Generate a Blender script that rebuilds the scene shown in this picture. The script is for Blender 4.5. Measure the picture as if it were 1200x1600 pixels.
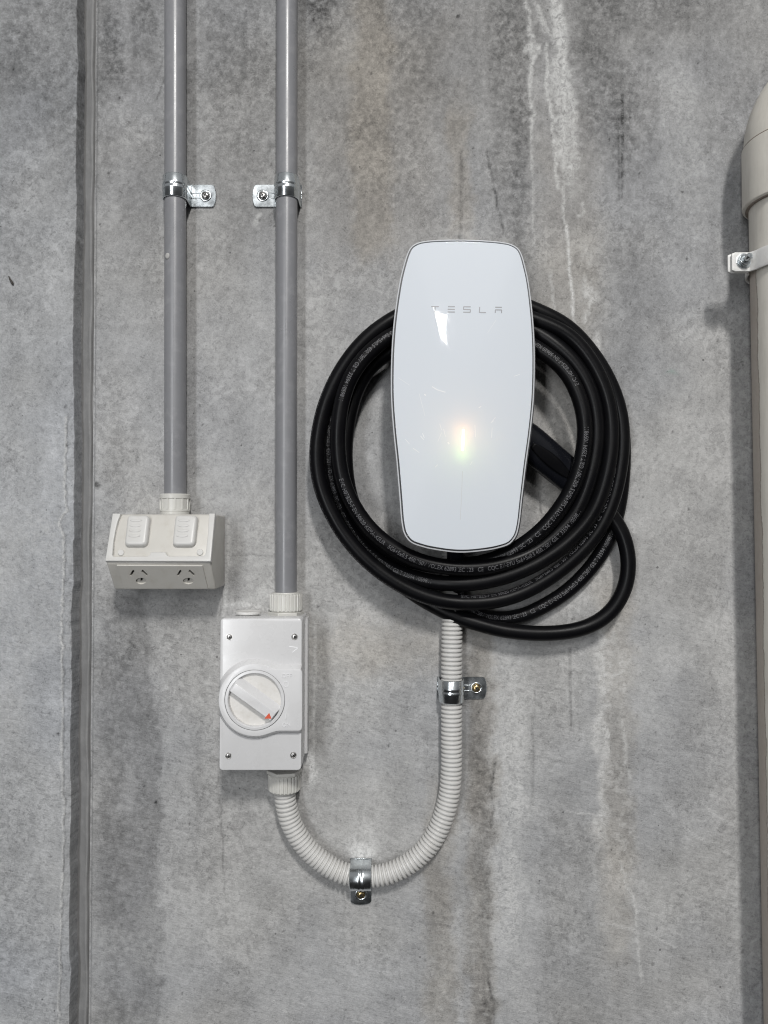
import bpy, bmesh, math, random
import numpy as np
from mathutils import Vector, Matrix

random.seed(7)
scene = bpy.context.scene
COL = scene.collection
for o in list(bpy.data.objects):
    bpy.data.objects.remove(o)

# ------------------------------------------------------------------ camera
DIST = 0.925                 # metres from lens to wall
FPX = 1202.0                 # focal length in photograph pixels (photo is 1200 wide)
PITCH = math.radians(1.1)
ZC = -math.tan(PITCH) * DIST
cam_d = bpy.data.cameras.new('camera')
cam = bpy.data.objects.new('camera', cam_d)
COL.objects.link(cam)
cam.location = (0, -DIST, ZC)
cam.rotation_euler = (math.pi / 2 + PITCH, 0, 0)
cam_d.sensor_fit = 'HORIZONTAL'
cam_d.sensor_width = 36.0
cam_d.lens = 36.0 * FPX / 1200.0
cam_d.clip_start = 0.01
cam_d.clip_end = 100
scene.camera = cam

# ------------------------------------------------------------------ surroundings and lamps
world = bpy.data.worlds.new('World')
scene.world = world
world.use_nodes = True
wn = world.node_tree
for n in list(wn.nodes):
    wn.nodes.remove(n)
w_out = wn.nodes.new('ShaderNodeOutputWorld')
w_bg = wn.nodes.new('ShaderNodeBackground')
w_tc = wn.nodes.new('ShaderNodeTexCoord')
w_sep = wn.nodes.new('ShaderNodeSeparateXYZ')
w_ramp = wn.nodes.new('ShaderNodeValToRGB')
w_map = wn.nodes.new('ShaderNodeMapRange')
w_map.inputs['From Min'].default_value = -1
w_map.inputs['From Max'].default_value = 1
wn.links.new(w_tc.outputs['Generated'], w_sep.inputs[0])
wn.links.new(w_sep.outputs['Z'], w_map.inputs['Value'])
wn.links.new(w_map.outputs[0], w_ramp.inputs[0])
wn.links.new(w_ramp.outputs[0], w_bg.inputs[0])
wn.links.new(w_bg.outputs[0], w_out.inputs[0])
e = w_ramp.color_ramp.elements                 # dim basement: dark floor below, pale soffit above
e[0].position = 0.30; e[0].color = (0.030, 0.030, 0.030, 1)
e[1].position = 0.74; e[1].color = (0.46, 0.465, 0.475, 1)
m_ = e.new(0.50); m_.color = (0.095, 0.096, 0.098, 1)
m_ = e.new(0.62); m_.color = (0.27, 0.274, 0.28, 1)
w_bg.inputs[1].default_value = 0.62


def area(name, loc, aim, sx, sy, power, col, spread=math.pi, roll=0.0):
    d = bpy.data.lights.new(name, 'AREA')
    d.shape = 'RECTANGLE'; d.size = sx; d.size_y = sy
    d.energy = power; d.color = col; d.spread = spread
    o = bpy.data.objects.new(name, d)
    COL.objects.link(o)
    o.location = loc
    q = (Vector(aim) - Vector(loc)).to_track_quat('-Z', 'Y')
    o.rotation_euler = (q.to_matrix() @ Matrix.Rotation(roll, 3, 'Z')).to_euler()
    return o


# two ceiling battens plus an added fill panel behind the camera for conduit highlights
area('batten_lamp', (0.45, -3.2, 2.36), (0.1, 0, -0.35), 0.24, 0.50, 112, (1.0, 0.98, 0.95))
area('batten_lamp', (0.215, -4.0, 1.37), (0.215, -4.001, 0.0), 0.25, 0.95, 40, (1.0, 0.99, 0.98))
area('rear_fill_panel', (-1.62, -4.5, 0.10), (-0.1, 0, -0.25), 0.5, 3.1, 94, (0.96, 0.98, 1.0))

scene.view_settings.view_transform = 'Standard'
scene.view_settings.look = 'None'
scene.view_settings.exposure = -0.12
scene.view_settings.gamma = 1.0
scene.view_settings.use_curve_mapping = False
scene.render.engine = 'CYCLES'
scene.cycles.max_bounces = 5
scene.cycles.use_denoising = True
scene.cycles.pixel_filter_type = 'BLACKMAN_HARRIS'
scene.cycles.filter_width = 1.15
scene.cycles.sample_clamp_indirect = 4.0

# ------------------------------------------------------------------ photograph pixel -> point in the place
_up = np.array([0, -math.sin(PITCH), math.cos(PITCH)])
_fw = np.array([0, math.cos(PITCH), math.sin(PITCH)])
_cp = np.array([0, -DIST, ZC])
MM = 0.001


def ray(px, py):
    return np.array([1.0, 0, 0]) * ((px - 600) / FPX) + _up * ((800 - py) / FPX) + _fw


def P(px, py, d=0.0):
    """point on the plane d metres in front of the wall that the photo shows at (px, py)"""
    r = ray(px, py)
    t = (DIST - d) / r[1]
    return _cp + r * t


def on_plane(px, py, p0, n):
    r = ray(px, py)
    t = np.dot(np.asarray(p0) - _cp, n) / np.dot(r, n)
    return _cp + r * t


# ------------------------------------------------------------------ node helpers / materials
class NT:
    def __init__(self, name):
        self.m = bpy.data.materials.new(name)
        self.m.use_nodes = True
        self.t = self.m.node_tree
        self.b = self.t.nodes['Principled BSDF']
        self.out = self.t.nodes['Material Output']
        tc = self.t.nodes.new('ShaderNodeTexCoord')
        self.obj = tc.outputs['Object']

    def n(self, kind, **kw):
        x = self.t.nodes.new('ShaderNode' + kind)
        for k, v in kw.items():
            setattr(x, k, v)
        return x

    def l(self, a, b):
        self.t.links.new(a, b)

    def val(self, x, inp):
        if isinstance(x, (int, float, tuple, list)):
            inp.default_value = x
        else:
            self.l(x, inp)

    def math(self, op, a, b=0.0, clamp=False):
        x = self.n('Math', operation=op, use_clamp=clamp)
        self.val(a, x.inputs[0]); self.val(b, x.inputs[1])
        return x.outputs[0]

    def noise(self, scale, detail=4, rough=0.55, vec=None, dist=0.0):
        x = self.n('TexNoise')
        x.inputs['Scale'].default_value = scale
        x.inputs['Detail'].default_value = detail
        x.inputs['Roughness'].default_value = rough
        x.inputs['Distortion'].default_value = dist
        self.l(vec if vec is not None else self.obj, x.inputs['Vector'])
        return x.outputs['Fac']

    def mapping(self, rot=(0, 0, 0), scale=(1, 1, 1), loc=(0, 0, 0)):
        x = self.n('Mapping')
        x.inputs['Rotation'].default_value = rot
        x.inputs['Scale'].default_value = scale
        x.inputs['Location'].default_value = loc
        self.l(self.obj, x.inputs['Vector'])
        return x.outputs[0]

    def strokes(self, deg, along, across, loc=(0, 0, 0)):
        """coordinates stretched along a line that falls to the right by `deg`"""
        x = self.n('Mapping', vector_type='TEXTURE')
        x.inputs['Rotation'].default_value = (0, math.radians(deg), 0)
        x.inputs['Scale'].default_value = (1 / along, 1, 1 / across)
        x.inputs['Location'].default_value = loc
        self.l(self.obj, x.inputs['Vector'])
        return x.outputs[0]

    def rng(self, v, a, b, c=0.0, d=1.0, smooth=False):
        x = self.n('MapRange')
        if smooth:
            x.interpolation_type = 'SMOOTHSTEP'
        x.inputs['From Min'].default_value = a
        x.inputs['From Max'].default_value = b
        x.inputs['To Min'].default_value = c
        x.inputs['To Max'].default_value = d
        self.l(v, x.inputs['Value'])
        return x.outputs['Result']

    def mix(self, f, a, b, mode='MIX'):
        x = self.n('Mix', data_type='RGBA', blend_type=mode)
        self.val(f, x.inputs[0]); self.val(a, x.inputs[6]); self.val(b, x.inputs[7])
        return x.outputs[2]

    def bump(self, h, strength, dist, prev=None):
        x = self.n('Bump')
        x.inputs['Strength'].default_value = strength
        x.inputs['Distance'].default_value = dist
        self.l(h, x.inputs['Height'])
        if prev is not None:
            self.l(prev, x.inputs['Normal'])
        self.l(x.outputs[0], self.b.inputs['Normal'])
        return x.outputs[0]


def plain(name, col, rough=0.4, metal=0.0, var=0.06, vscale=60, grime=None, gscale=25, gamt=0.5,
          bump=0.0, bscale=400, spec=0.5, coat=0.0, rvar=0.08):
    t = NT(name)
    c1 = tuple(max(0, x * (1 - var)) for x in col) + (1,)
    c2 = tuple(min(1, x * (1 + var)) for x in col) + (1,)
    c = t.mix(t.noise(vscale, 5), c1, c2)
    if grime:
        g = t.rng(t.noise(gscale, 8, 0.65), 0.5, 0.75, 0, gamt)
        c = t.mix(g, c, tuple(grime) + (1,))
    t.l(c, t.b.inputs['Base Color'])
    t.b.inputs['Metallic'].default_value = metal
    t.l(t.rng(t.noise(vscale * 0.7, 6), 0.3, 0.7, max(0.02, rough - rvar), rough + rvar), t.b.inputs['Roughness'])
    t.b.inputs['Specular IOR Level'].default_value = spec
    t.b.inputs['Coat Weight'].default_value = coat
    t.b.inputs['Coat Roughness'].default_value = 0.05
    if bump:
        t.bump(t.noise(bscale, 4), bump, 0.0006)
    return t.m


def concrete(name, tint=(1, 1, 1), use_attr=True):
    t = NT(name)
    big = t.noise(5.5, 4, 0.6, dist=0.6)
    mid = t.noise(26, 6, 0.7, dist=0.4)
    gran = t.noise(150, 4, 0.75)
    fine = t.noise(460, 2, 0.7)
    vert = t.noise(1.0, 4, 0.6, vec=t.mapping(scale=(24, 1, 2.2)))
    # trowel strokes: long fine lines falling a little to the right
    tr = t.noise(1.0, 4, 0.8, vec=t.strokes(11, 34, 260), dist=0.25)
    tr2 = t.noise(1.0, 3, 0.75, vec=t.strokes(27, 34, 210, (3, 0, 5)), dist=0.3)
    sep = t.n('SeparateXYZ'); t.l(t.obj, sep.inputs[0])
    low = t.rng(sep.outputs['Z'], 0.15, -0.25, 0.12, 1.0, True)
    trm = t.math('MULTIPLY', t.math('SUBTRACT', t.math('ADD', t.math('MULTIPLY', tr, 0.65), t.math('MULTIPLY', tr2, 0.35)), 0.5), low)

    def add(a, v, k):
        return t.math('ADD', a, t.math('MULTIPLY', t.math('SUBTRACT', v, 0.5), k))
    v = add(t.math('ADD', 0.0, 1.0), big, 0.40)
    v = add(v, mid, 0.74)
    v = add(v, gran, 0.84)
    v = add(v, fine, 0.62)
    v = add(v, vert, 0.46)
    v = t.math('ADD', v, t.math('MULTIPLY', trm, 0.80))
    tr3 = t.noise(1.0, 4, 0.75, vec=t.strokes(-55, 26, 130, (1, 0, 7)), dist=0.5)
    up = t.rng(sep.outputs['Z'], -0.15, 0.2, 0.1, 1.0, True)
    v = t.math('ADD', v, t.math('MULTIPLY', t.math('MULTIPLY', t.math('SUBTRACT', tr3, 0.5), up), 0.42))
    # crusty pale skin with darker specks where it has come off
    crust = t.rng(t.noise(95, 5, 0.75, dist=0.8), 0.475, 0.535, 0, 1, True)
    area_ = t.rng(t.noise(8, 3, 0.6), 0.42, 0.58, 0.15, 1, True)
    ca = t.math('MULTIPLY', crust, area_)
    v = t.math('ADD', v, t.math('MULTIPLY', ca, 0.22))
    # single dark drag lines
    dl = t.rng(tr, 0.41, 0.33, 0, 1, True)
    v = t.math('SUBTRACT', v, t.math('MULTIPLY', t.math('MULTIPLY', dl, low), 0.12))
    # dark flecks
    fl = t.rng(t.noise(200, 3, 0.75, dist=0.5), 0.41, 0.36, 0, 1, True)
    v = t.math('SUBTRACT', v, t.math('MULTIPLY', fl, 0.23))
    # pores
    vo = t.n('TexVoronoi', feature='F1'); vo.inputs['Scale'].default_value = 70
    t.l(t.obj, vo.inputs['Vector'])
    sepc = t.n('SeparateColor'); t.l(vo.outputs['Color'], sepc.inputs[0])
    size = t.rng(sepc.outputs[0], 0.80, 1.0, 0.0, 0.10)
    pore = t.math('LESS_THAN', vo.outputs['Distance'], size)
    v = t.math('MULTIPLY', v, t.math('SUBTRACT', 1.0, t.math('MULTIPLY', pore, 0.55)))
    vo2 = t.n('TexVoronoi', feature='F1'); vo2.inputs['Scale'].default_value = 210
    t.l(t.obj, vo2.inputs['Vector'])
    sepd = t.n('SeparateColor'); t.l(vo2.outputs['Color'], sepd.inputs[0])
    size2 = t.rng(sepd.outputs[0], 0.7, 1.0, 0.0, 0.30)
    pore2 = t.math('LESS_THAN', vo2.outputs['Distance'], size2)
    v = t.math('MULTIPLY', v, t.math('SUBTRACT', 1.0, t.math('MULTIPLY', pore2, 0.14)))
    hue = t.rng(t.noise(4.2, 2, 0.6), 0.36, 0.62, 0, 1, True)
    base = t.mix(hue, (0.306 * tint[0], 0.310 * tint[1], 0.318 * tint[2], 1), (0.317 * tint[0], 0.316 * tint[1], 0.314 * tint[2], 1))
    h = t.math('ADD', t.math('MULTIPLY', gran, 0.6), t.math('MULTIPLY', fine, 0.4))
    h = t.math('ADD', h, t.math('MULTIPLY', trm, 0.9))
    if use_attr:
        at = t.n('Attribute', attribute_name='wear_shade')
        sp = t.n('SeparateColor'); t.l(at.outputs['Color'], sp.inputs[0])
        brk = t.rng(t.noise(120, 4, 0.7), 0.34, 0.6, 0.45, 1.2)
        brk2 = t.rng(t.noise(170, 4, 0.75, dist=1.0), 0.40, 0.58, 0.3, 1.3)
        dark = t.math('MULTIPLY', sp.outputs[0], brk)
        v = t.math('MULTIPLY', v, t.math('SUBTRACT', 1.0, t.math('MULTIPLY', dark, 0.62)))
        white = t.math('MULTIPLY', sp.outputs[1], brk2)
        warm = sp.outputs[2]
        c = t.mix(1.0, base, v_rgb(t, v), 'MULTIPLY')
        c = t.mix(t.math('MULTIPLY', warm, 1.0, True), c, t.mix(1.0, c, (1.04, 0.97, 0.87, 1), 'MULTIPLY'))
        c = t.mix(t.math('MULTIPLY', white, 0.75, True), c, (0.62, 0.62, 0.61, 1))
        al = at.outputs['Alpha']
        c = t.mix(al, c, (0.10, 0.22, 0.17, 1))
        h = t.math('ADD', h, t.math('MULTIPLY', sp.outputs[1], 0.5))
        h = t.math('SUBTRACT', h, t.math('MULTIPLY', sp.outputs[0], 0.35))
    else:
        c = t.mix(1.0, base, v_rgb(t, v), 'MULTIPLY')
    t.l(c, t.b.inputs['Base Color'])
    t.b.inputs['Roughness'].default_value = 0.82
    t.b.inputs['Specular IOR Level'].default_value = 0.3
    t.bump(h, 0.7, 0.0016)
    return t.m


def v_rgb(t, v):
    x = t.n('CombineColor')
    for i in range(3):
        t.l(v, x.inputs[i])
    return x.outputs[0]


M = {}
M['wall'] = concrete('concrete')
M['wall_l'] = concrete('concrete_cool', (0.99, 1.01, 1.04))
M['sealant'] = plain('joint_sealant', (0.205, 0.204, 0.204), 0.75, var=0.2, vscale=40, grime=(0.29, 0.288, 0.285), gscale=60, gamt=0.6, bump=0.5, bscale=300)
M['pvc_grey'] = plain('grey_conduit_plastic', (0.205, 0.207, 0.219), 0.32, var=0.05, vscale=30, grime=(0.34, 0.34, 0.35), gscale=70, gamt=0.35, bump=0.06, bscale=250)
M['pvc_light'] = plain('pale_grey_fitting_plastic', (0.56, 0.555, 0.525), 0.36, var=0.04, grime=(0.40, 0.38, 0.34), gscale=90, gamt=0.25)
M['corr'] = plain('corrugated_plastic', (0.57, 0.565, 0.55), 0.38, var=0.04, grime=(0.42, 0.40, 0.37), gscale=60, gamt=0.3)
M['outlet'] = plain('cream_outlet_plastic', (0.53, 0.515, 0.48), 0.42, var=0.03, grime=(0.38, 0.35, 0.29), gscale=70, gamt=0.35)
M['outlet_rim'] = plain('outlet_cover_plastic', (0.575, 0.57, 0.555), 0.38, var=0.03, grime=(0.45, 0.42, 0.37), gscale=80, gamt=0.22)
M['iso'] = plain('isolator_grey_plastic', (0.630, 0.630, 0.636), 0.27, var=0.02, grime=(0.50, 0.49, 0.48), gscale=50, gamt=0.25, bump=0.02)
M['emboss'] = plain('embossed_lettering', (0.70, 0.70, 0.71), 0.3, var=0.02)
M['dish'] = plain('dial_dish_plastic', (0.66, 0.645, 0.62), 0.25, var=0.03, grime=(0.40, 0.36, 0.30), gscale=60, gamt=0.45)
M['red'] = plain('red_arrow_paint', (0.62, 0.085, 0.03), 0.45)
M['black_hole'] = plain('dark_recess', (0.02, 0.02, 0.02), 0.6)
M['zinc'] = plain('zinc_plated_steel', (0.70, 0.74, 0.76), 0.24, metal=1.0, var=0.16, vscale=90, grime=(0.36, 0.40, 0.43), gscale=140, gamt=0.6, bump=0.04, bscale=220, rvar=0.09)
M['screw'] = plain('screw_steel', (0.40, 0.39, 0.38), 0.30, metal=1.0, var=0.2, vscale=200)
M['brass'] = plain('yellow_passivated_screw', (0.55, 0.42, 0.22), 0.28, metal=1.0, var=0.25, vscale=300)
M['cable'] = plain('black_cable_rubber', (0.0034, 0.0034, 0.0042), 0.36, var=0.25, vscale=25, grime=(0.008, 0.008, 0.008), gscale=45, gamt=0.6, bump=0.08, bscale=500, spec=0.14)
M['print'] = plain('cable_print_ink', (0.105, 0.105, 0.112), 0.6, var=0.4, vscale=900)
M['handle'] = plain('glossy_black_plastic', (0.006, 0.0065, 0.009), 0.26, var=0.2, spec=0.45)
M['shell'] = plain('charger_rim_plastic', (0.56, 0.57, 0.59), 0.28, var=0.02)
M['darkbody'] = plain('charger_dark_housing', (0.03, 0.031, 0.035), 0.38, var=0.1)
M['logo'] = plain('grey_logo_ink', (0.30, 0.305, 0.32), 0.4, var=0.02)
M['scuff'] = plain('scuff_and_glint', (0.84, 0.85, 0.86), 0.25, var=0.03)
M['bracket'] = plain('white_painted_bracket', (0.66, 0.655, 0.64), 0.42, var=0.05, grime=(0.34, 0.31, 0.27), gscale=90, gamt=0.4)
M['fleck'] = plain('mortar', (0.40, 0.395, 0.385), 0.7)
M['seam'] = plain('dirty_glue_seam', (0.22, 0.185, 0.155), 0.7, var=0.4, vscale=120)
M['bark'] = plain('dark_sliver', (0.05, 0.045, 0.04), 0.8, var=0.4, vscale=400)


def charger_face():
    t = NT('white_glass_face')
    c = t.mix(t.noise(12, 4), (0.665, 0.71, 0.765, 1), (0.68, 0.72, 0.77, 1))
    t.l(c, t.b.inputs['Base Color'])
    t.b.inputs['Roughness'].default_value = 0.5
    t.b.inputs['Specular IOR Level'].default_value = 0.25
    t.b.inputs['Coat Weight'].default_value = 1.0
    t.b.inputs['Coat IOR'].default_value = 1.5
    t.l(t.rng(t.noise(160, 8, 0.7), 0.45, 0.75, 0.035, 0.075), t.b.inputs['Coat Roughness'])
    tr = t.n('BsdfTranslucent'); tr.inputs[0].default_value = (0.9, 0.9, 0.9, 1)
    mx = t.n('MixShader'); mx.inputs[0].default_value = 0.10
    t.l(t.b.outputs[0], mx.inputs[1]); t.l(tr.outputs[0], mx.inputs[2])
    t.l(mx.outputs[0], t.out.inputs['Surface'])
    return t.m


M['face'] = charger_face()


def led():
    t = NT('lit_status_light')
    t.b.inputs['Base Color'].default_value = (0.9, 0.9, 0.85, 1)
    t.b.inputs['Emission Color'].default_value = (1.0, 0.98, 0.86, 1)
    t.b.inputs['Emission Strength'].default_value = 2.2
    return t.m


M['led'] = led()
M['led_off'] = plain('unlit_light_strip', (0.60, 0.615, 0.63), 0.3, var=0.02)


def drain_mat():
    t = NT('weathered_pvc_drain')
    c = t.mix(t.noise(30, 6), (0.60, 0.575, 0.52, 1), (0.70, 0.67, 0.61, 1))
    g = t.rng(t.noise(1.0, 8, 0.7, vec=t.mapping(scale=(60, 60, 9))), 0.46, 0.66, 0, 0.85)
    sep = t.n('SeparateXYZ'); t.l(t.obj, sep.inputs[0])
    # paint worn away in a ragged strip down the side next to the wall
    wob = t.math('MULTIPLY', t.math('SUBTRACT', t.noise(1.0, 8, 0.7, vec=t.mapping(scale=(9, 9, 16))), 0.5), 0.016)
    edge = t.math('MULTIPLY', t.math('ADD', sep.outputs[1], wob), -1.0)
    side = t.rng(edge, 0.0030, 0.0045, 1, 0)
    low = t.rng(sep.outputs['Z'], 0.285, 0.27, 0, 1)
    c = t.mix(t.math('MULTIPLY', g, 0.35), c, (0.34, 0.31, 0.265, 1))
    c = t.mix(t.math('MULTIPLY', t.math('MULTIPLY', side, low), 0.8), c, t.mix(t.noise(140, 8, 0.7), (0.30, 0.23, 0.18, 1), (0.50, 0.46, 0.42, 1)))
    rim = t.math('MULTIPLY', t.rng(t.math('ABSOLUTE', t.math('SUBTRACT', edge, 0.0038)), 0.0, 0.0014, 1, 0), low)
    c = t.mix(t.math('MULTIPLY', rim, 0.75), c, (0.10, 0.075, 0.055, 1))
    t.l(c, t.b.inputs['Base Color'])
    t.b.inputs['Roughness'].default_value = 0.5
    t.bump(t.noise(90, 6), 0.15, 0.001)
    return t.m


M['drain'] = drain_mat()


# ------------------------------------------------------------------ mesh helpers
def thing(name, label, cat, loc, group=None):
    o = bpy.data.objects.new(name, None)
    COL.objects.link(o)
    o.location = tuple(float(v) for v in loc)
    o.empty_display_size = 0.02
    o['label'] = label; o['category'] = cat
    if group:
        o['group'] = group
    return o


def root_loc(p):
    l = Vector((0, 0, 0))
    while p is not None:
        l = l + p.location
        p = p.parent
    return np.array(l)


def obj(name, V, F, mat, parent=None, smooth=False, angle=None, loc=None, bevel=None, seg=3):
    V = np.asarray(V, dtype=float).reshape(-1, 3)
    base = root_loc(parent)
    if loc is not None:
        org = np.asarray(loc, dtype=float)
    else:
        org = base
    me = bpy.data.meshes.new(name)
    me.from_pydata((V - org).tolist(), [], [tuple(int(i) for i in f) for f in F])
    me.update()
    bm = bmesh.new(); bm.from_mesh(me)
    bmesh.ops.recalc_face_normals(bm, faces=bm.faces)
    bm.to_mesh(me); bm.free()
    me.materials.append(mat)
    if smooth:
        me.shade_smooth()
        if angle:
            me.set_sharp_from_angle(angle=math.radians(angle))
    o = bpy.data.objects.new(name, me)
    COL.objects.link(o)
    if parent is not None:
        o.parent = parent
    o.location = tuple(float(v) for v in (org - base))
    if bevel:
        b = o.modifiers.new('edge', 'BEVEL')
        b.width = bevel; b.segments = seg; b.limit_method = 'ANGLE'; b.angle_limit = math.radians(35)
        b.harden_normals = False
        me.shade_smooth()
        me.set_sharp_from_angle(angle=math.radians(60))
    return o


def catmull(pts, n=12, closed=False):
    pts = np.asarray(pts, dtype=float)
    N = len(pts)
    if not closed:
        ext = np.vstack([2 * pts[0] - pts[1], pts, 2 * pts[-1] - pts[-2]])
        rng_ = range(N - 1)
    else:
        ext = np.vstack([pts[-1], pts, pts[0], pts[1]])
        rng_ = range(N)
    out = []
    for i in rng_:
        p0, p1, p2, p3 = ext[i], ext[i + 1], ext[i + 2], ext[i + 3]
        # centripetal parametrisation keeps unevenly spaced points smooth
        t0 = 0.0
        t1 = t0 + max(1e-9, np.linalg.norm(p1 - p0)) ** 0.5
        t2 = t1 + max(1e-9, np.linalg.norm(p2 - p1)) ** 0.5
        t3 = t2 + max(1e-9, np.linalg.norm(p3 - p2)) ** 0.5
        for k in range(n):
            t = t1 + (t2 - t1) * k / n
            A1 = (t1 - t) / (t1 - t0) * p0 + (t - t0) / (t1 - t0) * p1
            A2 = (t2 - t) / (t2 - t1) * p1 + (t - t1) / (t2 - t1) * p2
            A3 = (t3 - t) / (t3 - t2) * p2 + (t - t2) / (t3 - t2) * p3
            B1 = (t2 - t) / (t2 - t0) * A1 + (t - t0) / (t2 - t0) * A2
            B2 = (t3 - t) / (t3 - t1) * A2 + (t - t1) / (t3 - t1) * A3
            out.append((t2 - t) / (t2 - t1) * B1 + (t - t1) / (t2 - t1) * B2)
    if not closed:
        out.append(pts[-1])
    return np.array(out)


def resample(pts, step):
    pts = np.asarray(pts)
    s = np.concatenate([[0], np.cumsum(np.linalg.norm(np.diff(pts, axis=0), axis=1))])
    n = max(2, int(round(s[-1] / step)) + 1)
    q = np.linspace(0, s[-1], n)
    return np.stack([np.interp(q, s, pts[:, k]) for k in range(3)], axis=1), q


def smooth_path(p, it=6):
    p = p.copy()
    for _ in range(it):
        p[1:-1] = 0.25 * p[:-2] + 0.5 * p[1:-1] + 0.25 * p[2:]
    return p


def frames(path):
    """tangent, outward (towards the viewer side, -y) and side vectors along a path lying near the wall"""
    T = np.gradient(path, axis=0)
    T /= np.linalg.norm(T, axis=1)[:, None]
    ref = np.array([0, -1.0, 0])
    N = ref - T * (T @ ref)[:, None]
    ln = np.linalg.norm(N, axis=1)
    bad = ln < 0.15
    N /= np.maximum(ln, 1e-6)[:, None]
    if bad.any():
        N[bad] = np.array([1.0, 0, 0])
    S = np.cross(T, N)
    return T, N, S


def tube(path, rad, nseg=20, flat=1.0, caps=True, fr=None):
    path = np.asarray(path)
    rad = np.broadcast_to(np.asarray(rad, dtype=float), (len(path),))
    fl = np.broadcast_to(np.asarray(flat, dtype=float), (len(path),))
    T, N, S = frames(path) if fr is None else fr
    a = np.linspace(0, 2 * math.pi, nseg, endpoint=False)
    V = (path[:, None, :] + rad[:, None, None] * (np.sin(a)[None, :, None] * S[:, None, :] +
         fl[:, None, None] * np.cos(a)[None, :, None] * N[:, None, :])).reshape(-1, 3)
    F = []
    n = len(path)
    for i in range(n - 1):
        for j in range(nseg):
            k = (j + 1) % nseg
            F.append((i * nseg + j, i * nseg + k, (i + 1) * nseg + k, (i + 1) * nseg + j))
    if caps:
        F.append(tuple(range(nseg))[::-1])
        F.append(tuple((n - 1) * nseg + j for j in range(nseg)))
    return V, F


def lathe(center, axis, profile, nseg=40, u=None, ribs=None):
    """profile: (radius, along) pairs; ribs: f(angle, k) -> radius factor"""
    ax = np.asarray(axis, float); ax /= np.linalg.norm(ax)
    if u is None:
        u = np.array([0, -1.0, 0]) if abs(ax[1]) < 0.9 else np.array([1.0, 0, 0])
    u = u - ax * np.dot(u, ax); u /= np.linalg.norm(u)
    w = np.cross(ax, u)
    V = []; F = []
    for k, (r, h) in enumerate(profile):
        for j in range(nseg):
            a = 2 * math.pi * j / nseg
            rr = r * (ribs(a, k) if ribs else 1.0)
            V.append(np.asarray(center) + ax * h + rr * (math.cos(a) * u + math.sin(a) * w))
    for k in range(len(profile) - 1):
        for j in range(nseg):
            i = (j + 1) % nseg
            F.append((k * nseg + j, k * nseg + i, (k + 1) * nseg + i, (k + 1) * nseg + j))
    F.append(tuple(range(nseg))[::-1])
    F.append(tuple((len(profile) - 1) * nseg + j for j in range(nseg)))
    return V, F


def round_poly(pts, r, n=5):
    pts = [np.asarray(p, float) for p in pts]
    out = []
    N = len(pts)
    rs = r if isinstance(r, (list, tuple)) else [r] * N
    for i in range(N):
        p0, p, p1 = pts[i - 1], pts[i], pts[(i + 1) % N]
        a = p0 - p; b = p1 - p
        la, lb = np.linalg.norm(a), np.linalg.norm(b)
        k = min(rs[i], la * 0.45, lb * 0.45)
        if k < 1e-6:
            out.append(p); continue
        A = p + a / la * k; B = p + b / lb * k
        for t in np.linspace(0, 1, n):
            out.append((1 - t) ** 2 * A + 2 * t * (1 - t) * p + t * t * B)
    return np.array(out)


def offset_poly(pts, d):
    """move a closed 2-D outline outward by d"""
    pts = np.asarray(pts, float)
    nx = np.roll(pts, -1, 0) - np.roll(pts, 1, 0)
    nx /= np.maximum(np.linalg.norm(nx, axis=1), 1e-12)[:, None]
    nrm = np.stack([nx[:, 1], -nx[:, 0]], 1)
    ar = 0.5 * np.sum(pts[:, 0] * np.roll(pts[:, 1], -1) - np.roll(pts[:, 0], -1) * pts[:, 1])
    if ar < 0:
        nrm = -nrm
    return pts + nrm * d


def loft(rings, cap0=True, cap1=True):
    n = len(rings[0])
    V = np.concatenate(rings)
    F = []
    for k in range(len(rings) - 1):
        for j in range(n):
            i = (j + 1) % n
            F.append((k * n + j, k * n + i, (k + 1) * n + i, (k + 1) * n + j))
    if cap0:
        F.append(tuple(range(n))[::-1])
    if cap1:
        F.append(tuple((len(rings) - 1) * n + j for j in range(n)))
    return V, F


class Plane:
    """a flat face of a thing: traces given in photograph pixels, heights in metres along the normal"""

    def __init__(self, p0, u, v):
        self.p0 = np.asarray(p0, float)
        self.u = np.asarray(u, float) / np.linalg.norm(u)
        v = np.asarray(v, float); v = v - self.u * np.dot(v, self.u)
        self.v = v / np.linalg.norm(v)
        self.n = np.cross(self.u, self.v)
        if self.n[1] > 0:
            self.n = -self.n

    def uv(self, px, py):
        q = on_plane(px, py, self.p0, self.n) - self.p0
        return np.array([np.dot(q, self.u), np.dot(q, self.v)])

    def trace(self, pts):
        return np.array([self.uv(*p) for p in pts])

    def at(self, uv, h):
        uv = np.asarray(uv)
        return self.p0 + uv[:, :1] * self.u + uv[:, 1:2] * self.v + h * self.n

    def solid(self, uv, prof):
        """prof: list of (outward offset, height)"""
        return loft([self.at(offset_poly(uv, o) if o else uv, h) for o, h in prof])


def wall_plane(d):
    return Plane((0, -d, 0), (1, 0, 0), (0, 0, 1))


def circ(cx, cy, r, n=40, a0=0.0, a1=2 * math.pi, end=False):
    t = np.linspace(a0, a1, n, endpoint=end)
    return np.stack([cx + r * np.cos(t), cy + r * np.sin(t)], 1)


def join(parts):
    V = []; F = []; k = 0
    for v, f in parts:
        v = np.asarray(v).reshape(-1, 3)
        V.append(v)
        F += [tuple(i + k for i in ff) for ff in f]
        k += len(v)
    return np.concatenate(V), F


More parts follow.
